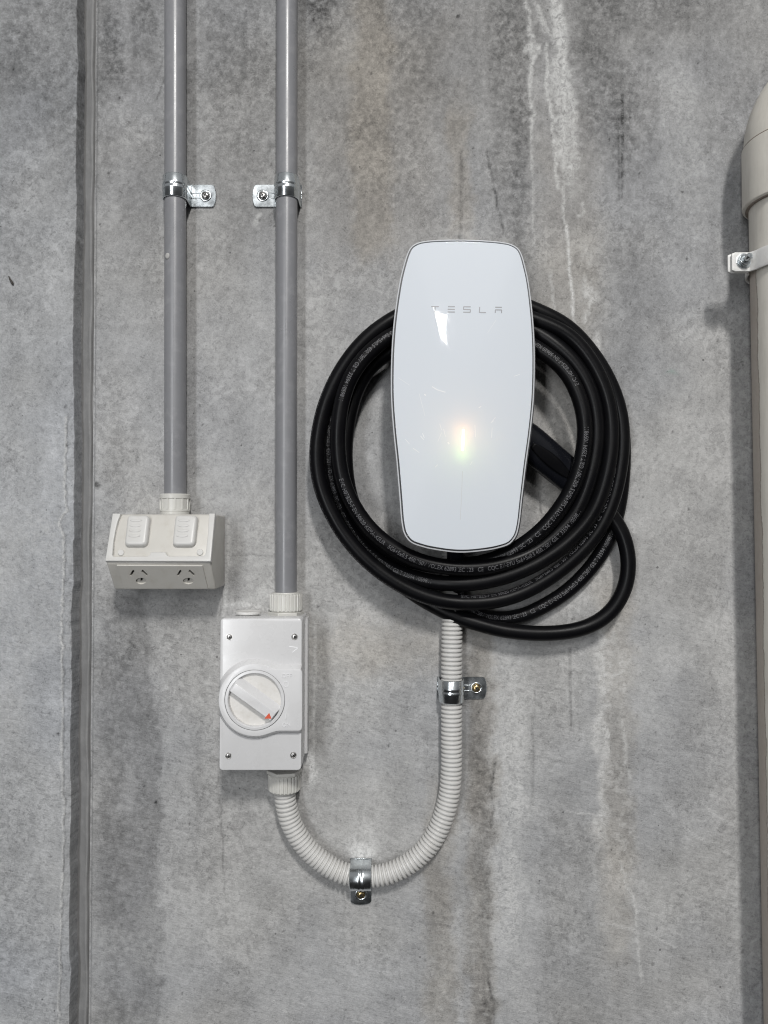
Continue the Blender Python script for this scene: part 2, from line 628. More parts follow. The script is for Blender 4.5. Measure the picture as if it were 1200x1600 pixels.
def text_mesh(s, size, depth=0.0, res=2, spacing=1.0):
    cu = bpy.data.curves.new('lettering', 'FONT')
    cu.body = s; cu.size = size; cu.extrude = depth; cu.resolution_u = res
    cu.space_character = spacing
    cu.align_y = 'BOTTOM_BASELINE'
    o = bpy.data.objects.new('lettering', cu)
    COL.objects.link(o)
    dg = bpy.context.evaluated_depsgraph_get()
    dg.update()
    me = bpy.data.meshes.new_from_object(o.evaluated_get(dg))
    V = np.array([v.co[:] for v in me.vertices]); F = [tuple(p.vertices) for p in me.polygons]
    bpy.data.objects.remove(o); bpy.data.curves.remove(cu); bpy.data.meshes.remove(me)
    return V, F


def cut(o, cutters):
    """sink real holes into a part"""
    for V, F in cutters:
        c = obj('cutter', V, F, M['black_hole'])
        c.location = o.matrix_world.translation * 0 + c.location
        bpy.context.view_layer.update()
        m = o.modifiers.new('cut', 'BOOLEAN')
        m.operation = 'DIFFERENCE'; m.object = c; m.solver = 'EXACT'
        dg = bpy.context.evaluated_depsgraph_get(); dg.update()
        me = bpy.data.meshes.new_from_object(o.evaluated_get(dg))
        o.modifiers.clear()
        old = o.data
        o.data = me
        bpy.data.meshes.remove(old)
        cm = c.data
        bpy.data.objects.remove(c); bpy.data.meshes.remove(cm)
    while len(o.data.materials) > 1:
        o.data.materials.pop(index=len(o.data.materials) - 1)
    for p in o.data.polygons:
        p.material_index = 0


# ------------------------------------------------------------------ the concrete wall
def lattice(seed, n=256):
    return np.random.RandomState(seed).rand(n, n)


def vnoise(x, y, seed):
    L = lattice(seed)
    xi = np.floor(x).astype(int); yi = np.floor(y).astype(int)
    fx = x - xi; fy = y - yi
    fx = fx * fx * (3 - 2 * fx); fy = fy * fy * (3 - 2 * fy)
    g = lambda a, b: L[a % 256, b % 256]
    return (g(xi, yi) * (1 - fx) + g(xi + 1, yi) * fx) * (1 - fy) + (g(xi, yi + 1) * (1 - fx) + g(xi + 1, yi + 1) * fx) * fy


def fbm(x, y, scale, seed, octv=4):
    s = np.zeros_like(x); a = 0.5; t = 0
    for o in range(octv):
        s += a * vnoise(x / scale * 2 ** o + 17.3 * o, y / scale * 2 ** o + 5.1 * o, seed + o)
        t += a; a *= 0.55
    return s / t


def sstep(a, b, x):
    t = np.clip((x - a) / (b - a), 0, 1)
    return t * t * (3 - 2 * t)


def wear_shade_layers(X, Z):
    """stains, lime streaks, warm tinge and painted light falloff of the wall; x, y below are photograph pixels on the wall plane"""
    x = X / 0.00076923 + 600; y = 800 - Z / 0.00076923
    wx = x + (fbm(x, y, 34, 11) - 0.5) * 34 + (fbm(x, y, 9, 15) - 0.5) * 9
    wy = y + (fbm(x, y, 30, 21) - 0.5) * 60
    D = np.zeros_like(x); W = np.zeros_like(x); B = np.zeros_like(x); G = np.zeros_like(x)

    def band(xl, xr, y0, y1, soft=10, fy=60, ww=None):
        a = wx if ww is None else ww
        XL = np.interp(y, *zip(*xl)) if isinstance(xl, list) else xl
        XR = np.interp(y, *zip(*xr)) if isinstance(xr, list) else xr
        sl, sr = soft if isinstance(soft, tuple) else (soft, soft)
        return sstep(-sl, sl, a - XL) * sstep(-sr, sr, XR - a) * sstep(y0 - fy, y0 + fy, wy) * sstep(y1 + fy, y1 - fy, wy)

    def line(pts, w, wob=3.0, seed=3, wscale=14):
        pts = np.array(pts, float)
        ys = pts[:, 1]; 
        out = np.zeros_like(x)
        qx = x + (fbm(x, y, wscale, seed, 3) - 0.5) * 2 * wob
        qy = y + (fbm(x, y, wscale, seed + 40, 3) - 0.5) * 2 * wob
        for a, b in zip(pts[:-1], pts[1:]):
            lo = np.minimum(a, b) - 30; hi = np.maximum(a, b) + 30
            m = (x > lo[0]) & (x < hi[0]) & (y > lo[1]) & (y < hi[1])
            if not m.any():
                continue
            d = b - a; L2 = d @ d
            t = np.clip(((qx[m] - a[0]) * d[0] + (qy[m] - a[1]) * d[1]) / L2, 0, 1)
            dist = np.hypot(qx[m] - a[0] - t * d[0], qy[m] - a[1] - t * d[1])
            v = 0.82 * sstep(w * 1.45, w * 0.2, dist)
            out[m] = np.maximum(out[m], v)
        return out

    def blob(cx, cy, rx, ry, soft=0.5, a=None):
        r = np.hypot((wx - cx) / rx, (wy - cy) / ry)
        return sstep(1 + soft, 1 - soft, r)

    # ---- dark stains
    D += 0.42 * band([(900, 150), (1200, 152), (1600, 150)], [(900, 226), (1050, 240), (1100, 246), (1200, 252), (1350, 252), (1450, 257), (1600, 252)], 935, 1800, (26, 4), 25)
    D -= 0.32 * blob(205, 1232, 13, 34, 0.4) + 0.22 * blob(190, 1262, 10, 14, 0.4) + 0.16 * blob(200, 1530, 18, 26, .5)
    D += 0.14 * band(160, 200, 1000, 1700, 12)
    D += 0.20 * band([(1100, 303), (1330, 305)], [(1100, 322), (1330, 318)], 1120, 1310, 5, 15)
    D += 0.30 * band(150, 186, -200, 120, 10, 20) + 0.28 * band(204, 236, -100, 95, 6, 12)
    D += 0.22 * band(160, 176, 180, 270, 8, 30) + 0.16 * band(186, 250, 250, 470, 26, 60)
    D += 0.26 * band(360, 420, 200, 400, 16, 40) * 0.8
    D += 0.20 * band(300, 430, -50, 110, 30, 50)
    D += 0.30 * band(492, 524, -200, 75, 10, 25) + 0.26 * band(470, 700, -200, 25, 30, 25)
    D += 0.24 * blob(655, 75, 34, 60, 0.8) + 0.16 * blob(590, 250, 60, 130, .8)
    D += 0.24 * band(770, 828, -200, 360, 10, 60) + 0.2 * band(800, 826, 120, 520, 8, 50)
    D += 0.32 * band([(0, 905), (500, 930)], [(0, 975), (500, 990)], -200, 240, 18, 60)
    D += 0.26 * band(980, 1090, -200, 30, 30, 30) + 0.2 * blob(1000, 210, 40, 60, .8) + 0.2 * blob(1060, 330, 30, 60, .8)
    D += 0.28 * band(955, 1010, 380, 620, 26, 60) + 0.18 * blob(985, 700, 50, 80, .8) + 0.2 * blob(1030, 480, 20, 60, .7)
    D += 0.22 * band(1035, 1075, 470, 620, 14, 30) + 0.16 * blob(1080, 760, 36, 40, .8)
    D += 0.34 * band([(950, 722), (1600, 730)], [(950, 766), (1300, 768), (1600, 770)], 940, 1900, (14, 4), 30)
    D += 0.26 * band([(1200, 742), (1600, 748)], [(1200, 766), (1600, 768)], 1150, 1900, (4, 3), 30)
    D += 0.28 * band([(1250, 664), (1600, 668)], [(1250, 704), (1600, 708)], 1290, 1900, (7, 7), 60)
    D += 0.22 * band(722, 748, 1000, 1200, 8, 30)
    D += 0.14 * band(855, 925, 1180, 1800, 16, 60) + 0.14 * blob(885, 1290, 26, 70, .8) + 0.12 * blob(838, 1345, 22, 20, .7)
    D += 0.18 * band(945, 985, 1080, 1320, 8, 40)
    D += 0.14 * blob(505, 1510, 16, 28, .5) + 0.1 * blob(592, 1480, 10, 18, .5) + 0.16 * blob(395, 1560, 60, 30, .8)
    D += 0.22 * blob(110, 160, 40, 120, .8) + 0.2 * blob(30, 80, 28, 70, .7) + 0.16 * blob(40, 420, 36, 70, .8) + 0.14 * blob(40, 600, 50, 60, .8)
    D += 0.2 * blob(48, 1290, 20, 30, .8) + 0.12 * blob(40, 1500, 24, 40, .8)
    D += 0.30 * band(262, 300, 930, 1010, 14, 30) * 0.6
    D += 0.22 * blob(185, 690, 22, 34, .8) + 0.3 * blob(151, 757, 9, 7, .6) + 0.2 * blob(160, 860, 10, 12, .6) + 0.16 * blob(176, 760, 18, 40, .8)
    # darker high up: weaker light painted into the colour, with some staining
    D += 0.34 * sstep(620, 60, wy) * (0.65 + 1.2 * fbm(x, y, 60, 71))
    D -= 0.10 * sstep(1000, 1250, wy) * band(270, 640, 900, 1900, 30)
    # cracks and scratches
    D += 0.6 * line([(762, 232), (768, 262), (771, 285), (777, 306), (781, 330), (788, 360)], 2.4, 3, 5)
    D += 0.6 * line([(976, 140), (976, 180), (975, 305)], 2.6, 0.6, 6) + 0.42 * line([(970, 180), (970, 308)], 2.2, 0.6, 7)
    D += 0.6 * line([(890, 1012), (890, 1070), (891, 1132)], 2.0, 0.8, 8)
    D += 0.55 * line([(830, 1118), (832, 1180), (830, 1255)], 2.4, 1.2, 9) + 0.3 * line([(834, 1080), (833, 1120)], 2, 1, 9)
    D += 0.65 * line([(345, 1206), (341, 1225), (347, 1260), (348, 1300), (352, 1330), (351, 1390)], 1.9, 3, 10)
    D += 0.5 * line([(352, 868), (390, 867), (432, 870)], 1.8, 1.4, 12)
    D += 0.6 * line([(349, 925), (347, 945), (344, 962)], 2.0, 2, 13)
    D += 0.45 * line([(482, 994), (500, 992), (512, 985)], 1.8, 2, 14)
    D += 0.75 * line([(771, 1190), (768, 1230), (770, 1265), (766, 1290)], 2.6, 4, 16) + 0.5 * line([(760, 1520), (768, 1560), (769, 1600)], 2.2, 4, 17)
    D += 0.5 * line([(722, 230), (722, 300), (720, 370)], 3.4, 4, 18)
    D += 0.6 * line([(379, 1243), (378, 1262)], 1.8, .5, 19) + 0.5 * line([(218, 1085), (218, 1096)], 1.8, .5, 19)
    D += 0.55 * line([(255, 110), (246, 135), (240, 150)], 2, 2, 20) + 0.4 * line([(250, 85), (243, 105)], 2, 2, 20)
    D += 0.5 * line([(205, 1003), (212, 1012)], 1.6, .5, 22)
    D += 0.7 * line([(842, 770), (845, 800), (848, 806)], 2.2, 2, 23)
    D += 0.35 * line([(825, 1176), (875, 1188), (905, 1196)], 1.8, 2, 24)
    # ragged lip beside the joint on the other slab
    D += 0.75 * line([(110, 655), (109, 700), (108, 760), (112, 800), (103, 810), (102, 820), (108, 838), (109, 880), (106, 960), (108, 1100), (107, 1180), (111, 1240), (112, 1300), (108, 1420), (106, 1560), (104, 1600)], 2.0, 3, 25)
    W += 0.55 * line([(108, 655), (107, 700), (106, 760), (110, 800), (101, 810), (100, 820), (106, 838), (107, 880), (104, 960), (106, 1100), (105, 1180), (109, 1240), (110, 1300), (106, 1420), (104, 1600)], 2.0, 3, 25)
    # black specks
    rs = np.random.RandomState(5)
    for _ in range(120):
        sx, sy = rs.uniform(0, 1150), rs.uniform(0, 1600)
        r = rs.uniform(1.0, 2.2)
        m = (np.abs(x - sx) < 8) & (np.abs(y - sy) < 8)
        D[m] += rs.uniform(.5, .95) * sstep(r * 1.4, r * 0.5, np.hypot(x[m] - sx, (y[m] - sy) * rs.uniform(.6, 1.2)))
    for sx, sy, r in ((108, 638, 3), (151, 757, 4.5), (983, 635, 2), (1077, 796, 2.4), (1155, 1480, 2.6), (246, 1251, 2.6), (100, 1141, 2), (717, 15, 2.2), (741, 226, 1.8), (560, 98, 2.5), (580, 107, 2), (1193, 1331, 3), (403, 340, 3)):
        D += 0.95 * sstep(r * 1.4, r * 0.5, np.hypot(x - sx, y - sy))
    # ---- lime streaks and plaster smears
    W += 0.50 * band([(0, 825), (100, 827), (200, 831), (260, 834)], [(0, 831), (100, 836), (200, 838), (260, 837)], -200, 250, 3, 30)
    W += 0.35 * line([(834, 240), (836, 300), (834, 350), (838, 380)], 2.2, 3, 30)
    W += 0.55 * line([(842, 0), (850, 22), (856, 40)], 5, 3, 31) + 0.60 * line([(857, 60), (857, 140), (864, 170), (868, 215), (874, 290)], 3.2, 4, 32)
    W += 0.50 * band([(0, 862), (150, 868), (250, 880), (330, 884)], [(0, 886), (150, 902), (250, 908), (330, 900)], -200, 300, 8, 40) * (0.35 + 1.3 * fbm(x * 3.2, y * 0.28, 26, 77))
    W += 0.60 * line([(880, 290), (884, 340), (888, 370), (893, 430), (897, 480), (906, 545)], 2.8, 4, 33)
    W += 0.45 * line([(888, 350), (892, 420), (900, 500)], 2.0, 4, 34)
    W += 0.55 * band([(380, 902), (560, 918)], [(380, 922), (560, 942)], 400, 590, 8, 40) * sstep(.42, .62, fbm(x, y * .6, 12, 78))
    W += 0.55 * line([(905, 335), (915, 330), (912, 312)], 3, 3, 35) + 0.4 * line([(862, 420), (866, 470), (868, 500)], 2.5, 3, 36)
    W += 0.5 * line([(936, 552), (944, 572), (950, 590)], 4, 4, 37)
    W += 0.45 * line([(972, 800), (978, 815), (990, 830)], 5, 5, 38)
    W += 0.50 * band([(960, 930), (1100, 928), (1300, 934)], [(960, 944), (1100, 944), (1300, 948)], 950, 1310, 5, 30) * (0.4 + 1.0 * fbm(x, y * .5, 18, 79))
    W += 0.28 * band(942, 978, 970, 1090, 8, 30) * sstep(.45, .6, fbm(x, y, 10, 80)) + 0.26 * band([(1200, 934), (1320, 958)], [(1200, 975), (1320, 990)], 1180, 1340, 8, 20) * sstep(.5, .62, fbm(x, y, 9, 81))
    W += 0.45 * line([(970, 1125), (976, 1165), (976, 1195), (984, 1215)], 3, 3, 40)
    W += 0.48 * line([(968, 1345), (975, 1372), (985, 1395), (990, 1425), (992, 1460), (996, 1500), (1000, 1525)], 2.6, 4, 41)
    for a, b in (((1088, 1247), (1104, 1262)), ((1108, 1268), (1142, 1288)), ((1060, 1284), (1078, 1298)), ((1080, 1300), (1100, 1312)), ((1128, 1326), (1158, 1346)), ((1003, 1448), (1050, 1474)), ((936, 1437), (990, 1446)), ((890, 1266), (940, 1272))):
        W += 0.42 * line([a, b], 1.8, 2.5, 43)
    W += 0.60 * blob(566, 1326, 26, 15, 0.6) + 0.22 * blob(560, 1300, 40, 30, .8)
    W += 0.55 * line([(492, 975), (493, 1040), (491, 1120), (490, 1195)], 2.4, 1.5, 44) + 0.5 * blob(490, 1200, 9, 26, .5)
    W += 0.45 * line([(356, 812), (358, 850), (356, 900), (352, 935), (350, 962)], 3.2, 4, 45) + 0.35 * line([(372, 810), (374, 860)], 2.2, 2, 45)
    W += 0.55 * line([(352, 948), (375, 944), (405, 948), (420, 955)], 4, 4, 46) + 0.3 * blob(400, 940, 30, 14, .7)
    W += 0.40 * blob(795, 1110, 26, 120, .9) * 0.7 + 0.30 * blob(800, 1230, 26, 160, .9) + 0.28 * blob(800, 1480, 24, 140, .9)
    W += 0.30 * blob(580, 1250, 90, 90, .9) * 0.6
    W += 0.45 * line([(404, 332), (398, 345)], 5, 4, 47)
    W += 0.14 * blob(75, 760, 40, 90, .8) + 0.12 * blob(100, 250, 20, 100, .8)
    W += 0.16 * band(1140, 1150, 1050, 1500, 4) * .5
    W += 0.3 * blob(1060, 130, 30, 50, .9) * .5 + 0.2 * blob(1080, 260, 36, 90, .9)
    # pale wiped areas in the middle of the wall
    W += 0.18 * sstep(.46, .66, fbm(x, y, 110, 91, 5)) * sstep(300, 900, y)
    # chips and dashes left by the trowel
    W += 0.30 * sstep(.70, .8, fbm((x + y * .22) * .35, (y - x * .22) * 2.2, 9, 93, 3)) * sstep(1000, 1300, y) * sstep(.4, .7, fbm(x, y, 120, 95))
    # ---- warm tinge
    B += 0.9 * band(556, 604, -100, 390, 22, 60) + 0.6 * band(700, 735, 150, 370, 10, 40)
    B += 0.6 * band(730, 772, 930, 1900, 12) + 0.55 * band(664, 708, 1230, 1900, 14) + 0.5 * band(935, 985, 900, 1500, 16)
    B += 0.5 * blob(600, 1010, 120, 40, .9) + 0.45 * band(840, 935, 200, 900, 30, 80)
    B += 0.4 * band(480, 700, 0, 420, 60, 80)
    B += 0.15 * fbm(x, y, 150, 61)
    G += 0.28 * blob(1052, 585, 8, 6, .7)
    return np.clip(D * 1.15, 0, 1.2), np.clip(W * 1.25, 0, 1), np.clip(B, 0, 1), np.clip(G, 0, 1)


def grid_lines(lo, f0, f1, hi, step):
    a = list(np.linspace(lo, f0, 14, endpoint=False)) if lo < f0 else []
    b = list(np.arange(f0, f1, step))
    c = list(np.linspace(f1, hi, 14)) if hi > f1 else [f1]
    return np.array(a + b + c)


def wall_panel(name, xs, zs, depth_fn, mat, label, rag=None):
    X, Z = np.meshgrid(xs, zs)
    Y = depth_fn(X, Z)
    if rag is not None:
        X = X + rag(X, Z)
    V = np.stack([X, Y, Z], -1).reshape(-1, 3)
    nx, nz = len(xs), len(zs)
    idx = np.arange(nx * nz).reshape(nz, nx)
    Q = np.stack([idx[:-1, :-1], idx[:-1, 1:], idx[1:, 1:], idx[1:, :-1]], -1).reshape(-1, 4)
    me = bpy.data.meshes.new(name)
    me.vertices.add(len(V)); me.vertices.foreach_set('co', V.astype(np.float32).ravel())
    me.loops.add(Q.size); me.loops.foreach_set('vertex_index', Q.astype(np.int32).ravel())
    me.polygons.add(len(Q)); me.polygons.foreach_set('loop_start', np.arange(0, Q.size, 4, dtype=np.int32))
    me.update(calc_edges=True)
    me.shade_smooth()
    a = me.color_attributes.new('wear_shade', 'FLOAT_COLOR', 'POINT')
    C = np.stack(wear_shade_layers(X, Z), -1).reshape(-1, 4).astype(np.float32)
    a.data.foreach_set('color', C.ravel())
    me.materials.append(mat)
    o = bpy.data.objects.new(name, me)
    COL.objects.link(o)
    o['kind'] = 'structure'; o['label'] = label
    return o


ZS = grid_lines(-1.35, -0.655, 0.655, 1.5, 0.0019)


def jx(z, off=0.0):
    """line of the panel joint (it leans a hair)"""
    return -0.3530 + off + 0 * z


def right_depth(X, Z):
    e = X - (-0.3505)
    return 0.004 * sstep(0.003, 0.0, e) + 0.0004 * (fbm(X / MM, Z / MM, 40, 5) - .5)


def left_depth(X, Z):
    zmm = Z / MM
    e = -0.3690 - X
    chip = np.clip((fbm(zmm, X * 2000, 12, 31, 3) - .52) * 9, 0, 1) * 0.0012
    y = -0.0125 + 0.0215 * sstep(0.0010, -0.0016, e)
    y = y + (0.0010 + chip) * sstep(0.007, 0.0, e)
    return y + 0.0004 * (fbm(X / MM, Z / MM, 30, 6) - .5)


xs_r = np.concatenate([np.linspace(-0.3520, -0.3475, 5), grid_lines(-0.346, -0.346, 0.475, 1.5, 0.0019)])
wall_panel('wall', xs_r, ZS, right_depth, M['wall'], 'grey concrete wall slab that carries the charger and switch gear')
def edge_rag(X, Z):
    zmm = Z / MM
    r = (fbm(zmm, zmm * 0 + 3, 70, 8) - 0.5) * 0.0065 + (fbm(zmm, zmm * 0 + 9, 14, 9, 5) - 0.5) * 0.0024
    return r * sstep(-0.386, -0.371, X)


xs_l = np.concatenate([grid_lines(-1.5, -0.475, -0.384, -0.384, 0.0019)[:-1], np.linspace(-0.384, -0.3725, 9)[:-1], np.linspace(-0.3725, -0.3660, 22), np.linspace(-0.3655, -0.362, 4)])
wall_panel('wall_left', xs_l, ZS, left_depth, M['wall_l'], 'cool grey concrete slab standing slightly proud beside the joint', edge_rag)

# sealant in the joint: a concave dark bead with a thin raised lip against the right slab
zz = np.linspace(-1.35, 1.5, 400)
prof = [(-0.3705, 0.0100), (-0.3675, 0.0082), (-0.3640, 0.0064), (-0.3605, 0.0044), (-0.3578, 0.0026), (-0.3560, 0.0012), (-0.3546, 0.0006), (-0.3537, 0.0012), (-0.3531, 0.0042), (-0.3525, 0.0052), (-0.3512, 0.0052)]
V = []; F = []
for i, z in enumerate(zz):
    wob = 0.0006 * math.sin(z * 31) + 0.0004 * math.sin(z * 77 + 1)
    for x, y in prof:
        V.append((x + wob, y + 0.0004 * math.sin(z * 53 + x * 900), z))
n = len(prof)
for i in range(len(zz) - 1):
    for j in range(n - 1):
        F.append((i * n + j, i * n + j + 1, (i + 1) * n + j + 1, (i + 1) * n + j))
o = obj('wall_joint_strip', V, F, M['sealant'], smooth=True)
o['kind'] = 'structure'; o['label'] = 'dark grey sealant strip in the joint between the wall slabs'


# ------------------------------------------------------------------ rigid grey conduits
def vlerp(px0, py0, px1, py1, d0, d1, n):
    return np.array([P(px0 + (px1 - px0) * t, py0 + (py1 - py0) * t, d0 + (d1 - d0) * t) for t in np.linspace(0, 1, n)])


DP = 0.0215


def conduit(top_px, bot_px, bot_py, label):
    a = P(top_px, 0, DP); b = P(bot_px, bot_py, DP)
    a = b + (a - b) * 1.9
    t = thing('conduit_pipe', label, 'conduit', b, 'rigid grey conduits')
    path = np.array([b + (a - b) * s for s in np.linspace(0, 1, 60)])
    V, F = tube(path, 0.01255, 40)
    obj('tube', V, F, M['pvc_grey'], t, True, 50)
    return t, b, a


pipe1, p1b, p1a = conduit(274.0, 273.6, 776, 'grey plastic conduit running down into the double power outlet')
pipe2, p2b, p2a = conduit(448.6, 447.0, 932, 'grey plastic conduit running down into the rotary isolator switch')
# a fleck of mortar on the first pipe
fp = P(261.5, 400, DP + 0.0112)
V, F = lathe(fp, (-0.5, -1, 0), [(0.0034, -0.001), (0.0030, 0.0006), (0.0016, 0.0009)], 9)
V = np.asarray(V); V[:, 2] = fp[2] + (V[:, 2] - fp[2]) * 1.2
obj('mortar_fleck', V, F, M['fleck'], pipe1, True)

# adaptor at the foot of the first pipe
UP = np.array([0, 0, 1.0])
zt, zb = P(273.6, 772, DP)[2], P(273.6, 805, DP)[2]
c0 = np.array([p1b[0], -DP, zb - 0.004])
H = zt - zb + 0.004
V, F = lathe(c0, UP, [(0.0163, 0), (0.0166, H * .28), (0.0172, H * .30), (0.0172, H * .36), (0.0163, H * .38), (0.0163, H * .80), (0.0174, H * .82), (0.0176, H * .97), (0.0168, H), (0.0130, H)], 60)
obj('adaptor', V, F, M['pvc_light'], pipe1, True, 40)
for k in range(12):
    a = 2 * math.pi * (k + 0.5) / 12
    dv = np.array([math.sin(a), -math.cos(a), 0]); sv = np.array([math.cos(a), math.sin(a), 0])
    q = c0 + dv * 0.0166
    V = [q + sx * sv * 0.0008 + dv * dd + UP * h for h in (H * .37, H * .81) for dd in (-0.001, 0.0007) for sx in (-1, 1)]
    F = [(0, 1, 3, 2), (4, 6, 7, 5), (0, 2, 6, 4), (1, 5, 7, 3), (2, 3, 7, 6), (0, 4, 5, 1)]
    obj('rib', V, F, M['pvc_light'], pipe1)


def gland(parent, cx, d, z0, z1, up=1, r=0.0186, mat='pvc_light', collar=0.0):
    """ribbed nut between heights z0 (box end) and z1 (pipe end)"""
    H = abs(z1 - z0); ax = UP * up
    c = np.array([cx, -d, z0])
    NR = 26

    def ribs(a, k):
        if k in (2, 3):
            return 1.0 + 0.032 * (1 if math.cos(a * NR) > -0.1 else -1)
        return 1.0
    V, F = lathe(c, ax, [(r * .93, 0), (r * 0.99, H * .05), (r, H * .10), (r * .985, H * .86), (r * .95, H * .93), (r * .86, H * .95), (r * .84, H), (r * .66, H)], NR * 8, ribs=ribs)
    obj('gland_nut', V, F, M[mat], parent, True, 35)
    if collar:
        rr = r * 1.14
        V = []; F = []
        for h in (0.0, collar):
            for k in range(6):
                a = math.pi / 3 * k + math.radians(12)
                V.append(c - ax * h + np.array([math.cos(a) * rr, math.sin(a) * rr, 0]))
        F = [tuple(range(6)), tuple(range(11, 5, -1))] + [(k, (k + 1) % 6, (k + 1) % 6 + 6, k + 6) for k in range(6)]
        obj('hex_collar', V, F, M[mat], parent, bevel=0.0009, seg=2)


gland(pipe2, p2b[0], DP, P(447, 955, DP)[2], P(447, 925, DP)[2], 1, 0.0188, collar=0.013)


# ------------------------------------------------------------------ saddle clamps
def saddle(center, along, side, r, w, tab, label, screw='screw', slope=0.0):
    """center: pipe axis at the clamp (wall side origin below it); along: pipe direction; side: towards the screw tab"""
    c = np.asarray(center, float); d = -c[1]
    al = np.asarray(along, float); al /= np.linalg.norm(al)
    sd = np.asarray(side, float); sd /= np.linalg.norm(sd)
    out = np.array([0, -1.0, 0])
    base = np.array([c[0], 0, c[2]])
    t = thing('saddle_clamp', label, 'clamp', base, 'zinc saddle clamps')
    R = r + 0.0012
    pts = [(-R - 0.0016, 0.0012), (-R - 0.0006, 0.0014), (-R, 0.003)]
    pts += [(-R, d * 0.7)] + [(-R * math.cos(a), d + R * math.sin(a)) for a in np.linspace(0, math.pi, 26)] + [(R, d * 0.7), (R, 0.004), (R + 0.0006, 0.0022)]
    pts = np.array(pts)
    tn = np.gradient(pts, axis=0); tn /= np.linalg.norm(tn, axis=1)[:, None]
    nn = np.stack([-tn[:, 1], tn[:, 0]], 1)
    cols = [(-0.5, -0.0006), (-0.47, 0), (-0.16, 0), (-0.12, 0.0005), (-0.05, 0.0005), (-0.01, 0), (0.04, 0), (0.08, 0.0005), (0.15, 0.0005), (0.19, 0), (0.47, 0), (0.5, -0.0006)]
    V = []; F = []
    for p, q in zip(pts, nn):
        for s, h in cols:
            v2 = p + q * h
            V.append(base + sd * v2[0] + out * v2[1] + al * s * w)
    n = len(cols)
    for i in range(len(pts) - 1):
        for j in range(n - 1):
            F.append((i * n + j, i * n + j + 1, (i + 1) * n + j + 1, (i + 1) * n + j))
    b = obj('band', V, F, M['zinc'], t, True, 50)
    m = b.modifiers.new('plate', 'SOLIDIFY'); m.thickness = 0.0011; m.offset = 0
    # tab with rounded end, pressed groove and screw seat
    hw = w * 0.5
    x0, x1 = R - 0.0004, R + tab
    out2 = [(x0, -hw)] + [(x1 - 0.007 + 0.0025, -hw)]
    out2 += [(x1 - 0.0045 + 0.0045 * math.cos(a), hw * math.sin(a)) for a in np.linspace(-1.15, 1.15, 9)]
    out2 += [(x1 - 0.0045, hw), (x0, hw)]
    rows = []
    q = np.array(out2)

    def pl(o, h):
        return np.array([base + sd * a + al * b_ + out * (h + slope * (a - R)) for a, b_ in o])
    V, F = loft([pl(q, 0.0006), pl(q, 0.0020), pl(offset_poly(q, -0.0004), 0.0024)])
    tb = obj('tab', V, F, M['zinc'], t, True, 30)
    sc = base + sd * (x1 - 0.0125) + out * 0.0022
    # pressed channel running from the band to the screw seat
    ch = []
    for s in (-1, 1):
        V = [base + sd * a + al * (s * 0.0032 + e) + out * h for a in (x0, x1 - 0.017) for h in (0.0021, 0.0030) for e in (-0.0007, 0.0007)]
        ch.append((V, [(0, 1, 3, 2), (4, 6, 7, 5), (0, 2, 6, 4), (1, 5, 7, 3), (2, 3, 7, 6), (0, 4, 5, 1)]))
    V, F = join(ch)
    obj('pressed_rib', V, F, M['zinc'], tb, bevel=0.0003, seg=2)
    V, F = lathe(sc, out, [(0.0074, 0), (0.0072, 0.0006), (0.0060, 0.0010), (0.0048, 0.0006), (0.0046, 0.0002)], 32)
    obj('screw_seat', V, F, M['zinc'], tb, True, 60)
    V, F = lathe(sc, out, [(0.0044, 0.0002), (0.0044, 0.0016), (0.0036, 0.0026), (0.0018, 0.0030)], 28)
    sw = obj('screw', V, F, M[screw], t, True, 40)
    cr = []
    for ang in (0.5, 0.5 + math.pi / 2):
        u = al * math.cos(ang) + sd * math.sin(ang); v = np.cross(out, u)
        V = [sc + u * a * 0.0024 + v * e * 0.00045 + out * h for a in (-1, 1) for h in (0.0020, 0.00315) for e in (-1, 1)]
        cr.append((V, [(0, 1, 3, 2), (4, 6, 7, 5), (0, 2, 6, 4), (1, 5, 7, 3), (2, 3, 7, 6), (0, 4, 5, 1)]))
    V, F = join(cr)
    obj('cross_recess', V, F, M['black_hole'], sw)
    return t


ptl = (p1a - p1b); c = p1b + ptl * ((P(274, 292, DP)[2] - p1b[2]) / ptl[2])
zc_ = P(314, 306, 0.002)[2]
saddle((c[0], -DP, zc_), UP, (1, 0, 0), 0.0128, 0.0272, 0.0300, 'zinc saddle clamp holding the pipe above the power outlet, tab on its right')
ptl = (p2a - p2b); c = p2b + ptl * ((zc_ - p2b[2]) / ptl[2])
saddle((c[0], -DP, zc_), UP, (-1, 0, 0), 0.0128, 0.0272, 0.0300, 'zinc saddle clamp holding the pipe above the isolator, tab on its left')

# ------------------------------------------------------------------ flexible corrugated conduit
DC = 0.0155
cp = [(444.5, 1203, DP), (444.5, 1225, DP), (445, 1243, DP - .001), (453.5, 1282, .018), (474, 1318, .0165), (503, 1346, DC), (535, 1364, DC), (566, 1369.5, DC), (603, 1366, DC), (644, 1346, DC), (674, 1315, DC), (691, 1281, DC), (701.5, 1243, DC), (705.3, 1200, DC), (705.5, 1150, DC), (705.5, 1080, DC), (706, 1000, DC), (706.5, 930, DC), (706.5, 850, DC), (706.5, 800, DC)]
path = catmull([P(*q) for q in cp], 14)
pitch = 0.0051
path, q = resample(path, pitch / 10)
path = smooth_path(path, 60)
path, q = resample(path, pitch / 10)
ph = (q / pitch) % 1.0
rad = 0.0106 + 0.0019 * np.clip(1.15 - np.abs(np.cos(math.pi * ph)) ** 5 * 1.7, -0.5, 1.0)
V, F = tube(path, rad, 28)
flex = thing('flexible_conduit', 'white corrugated conduit looping from the isolator up to the charger', 'conduit', P(444.5, 1230, 0))
obj('corrugated_tube', V, F, M['corr'], flex, True)
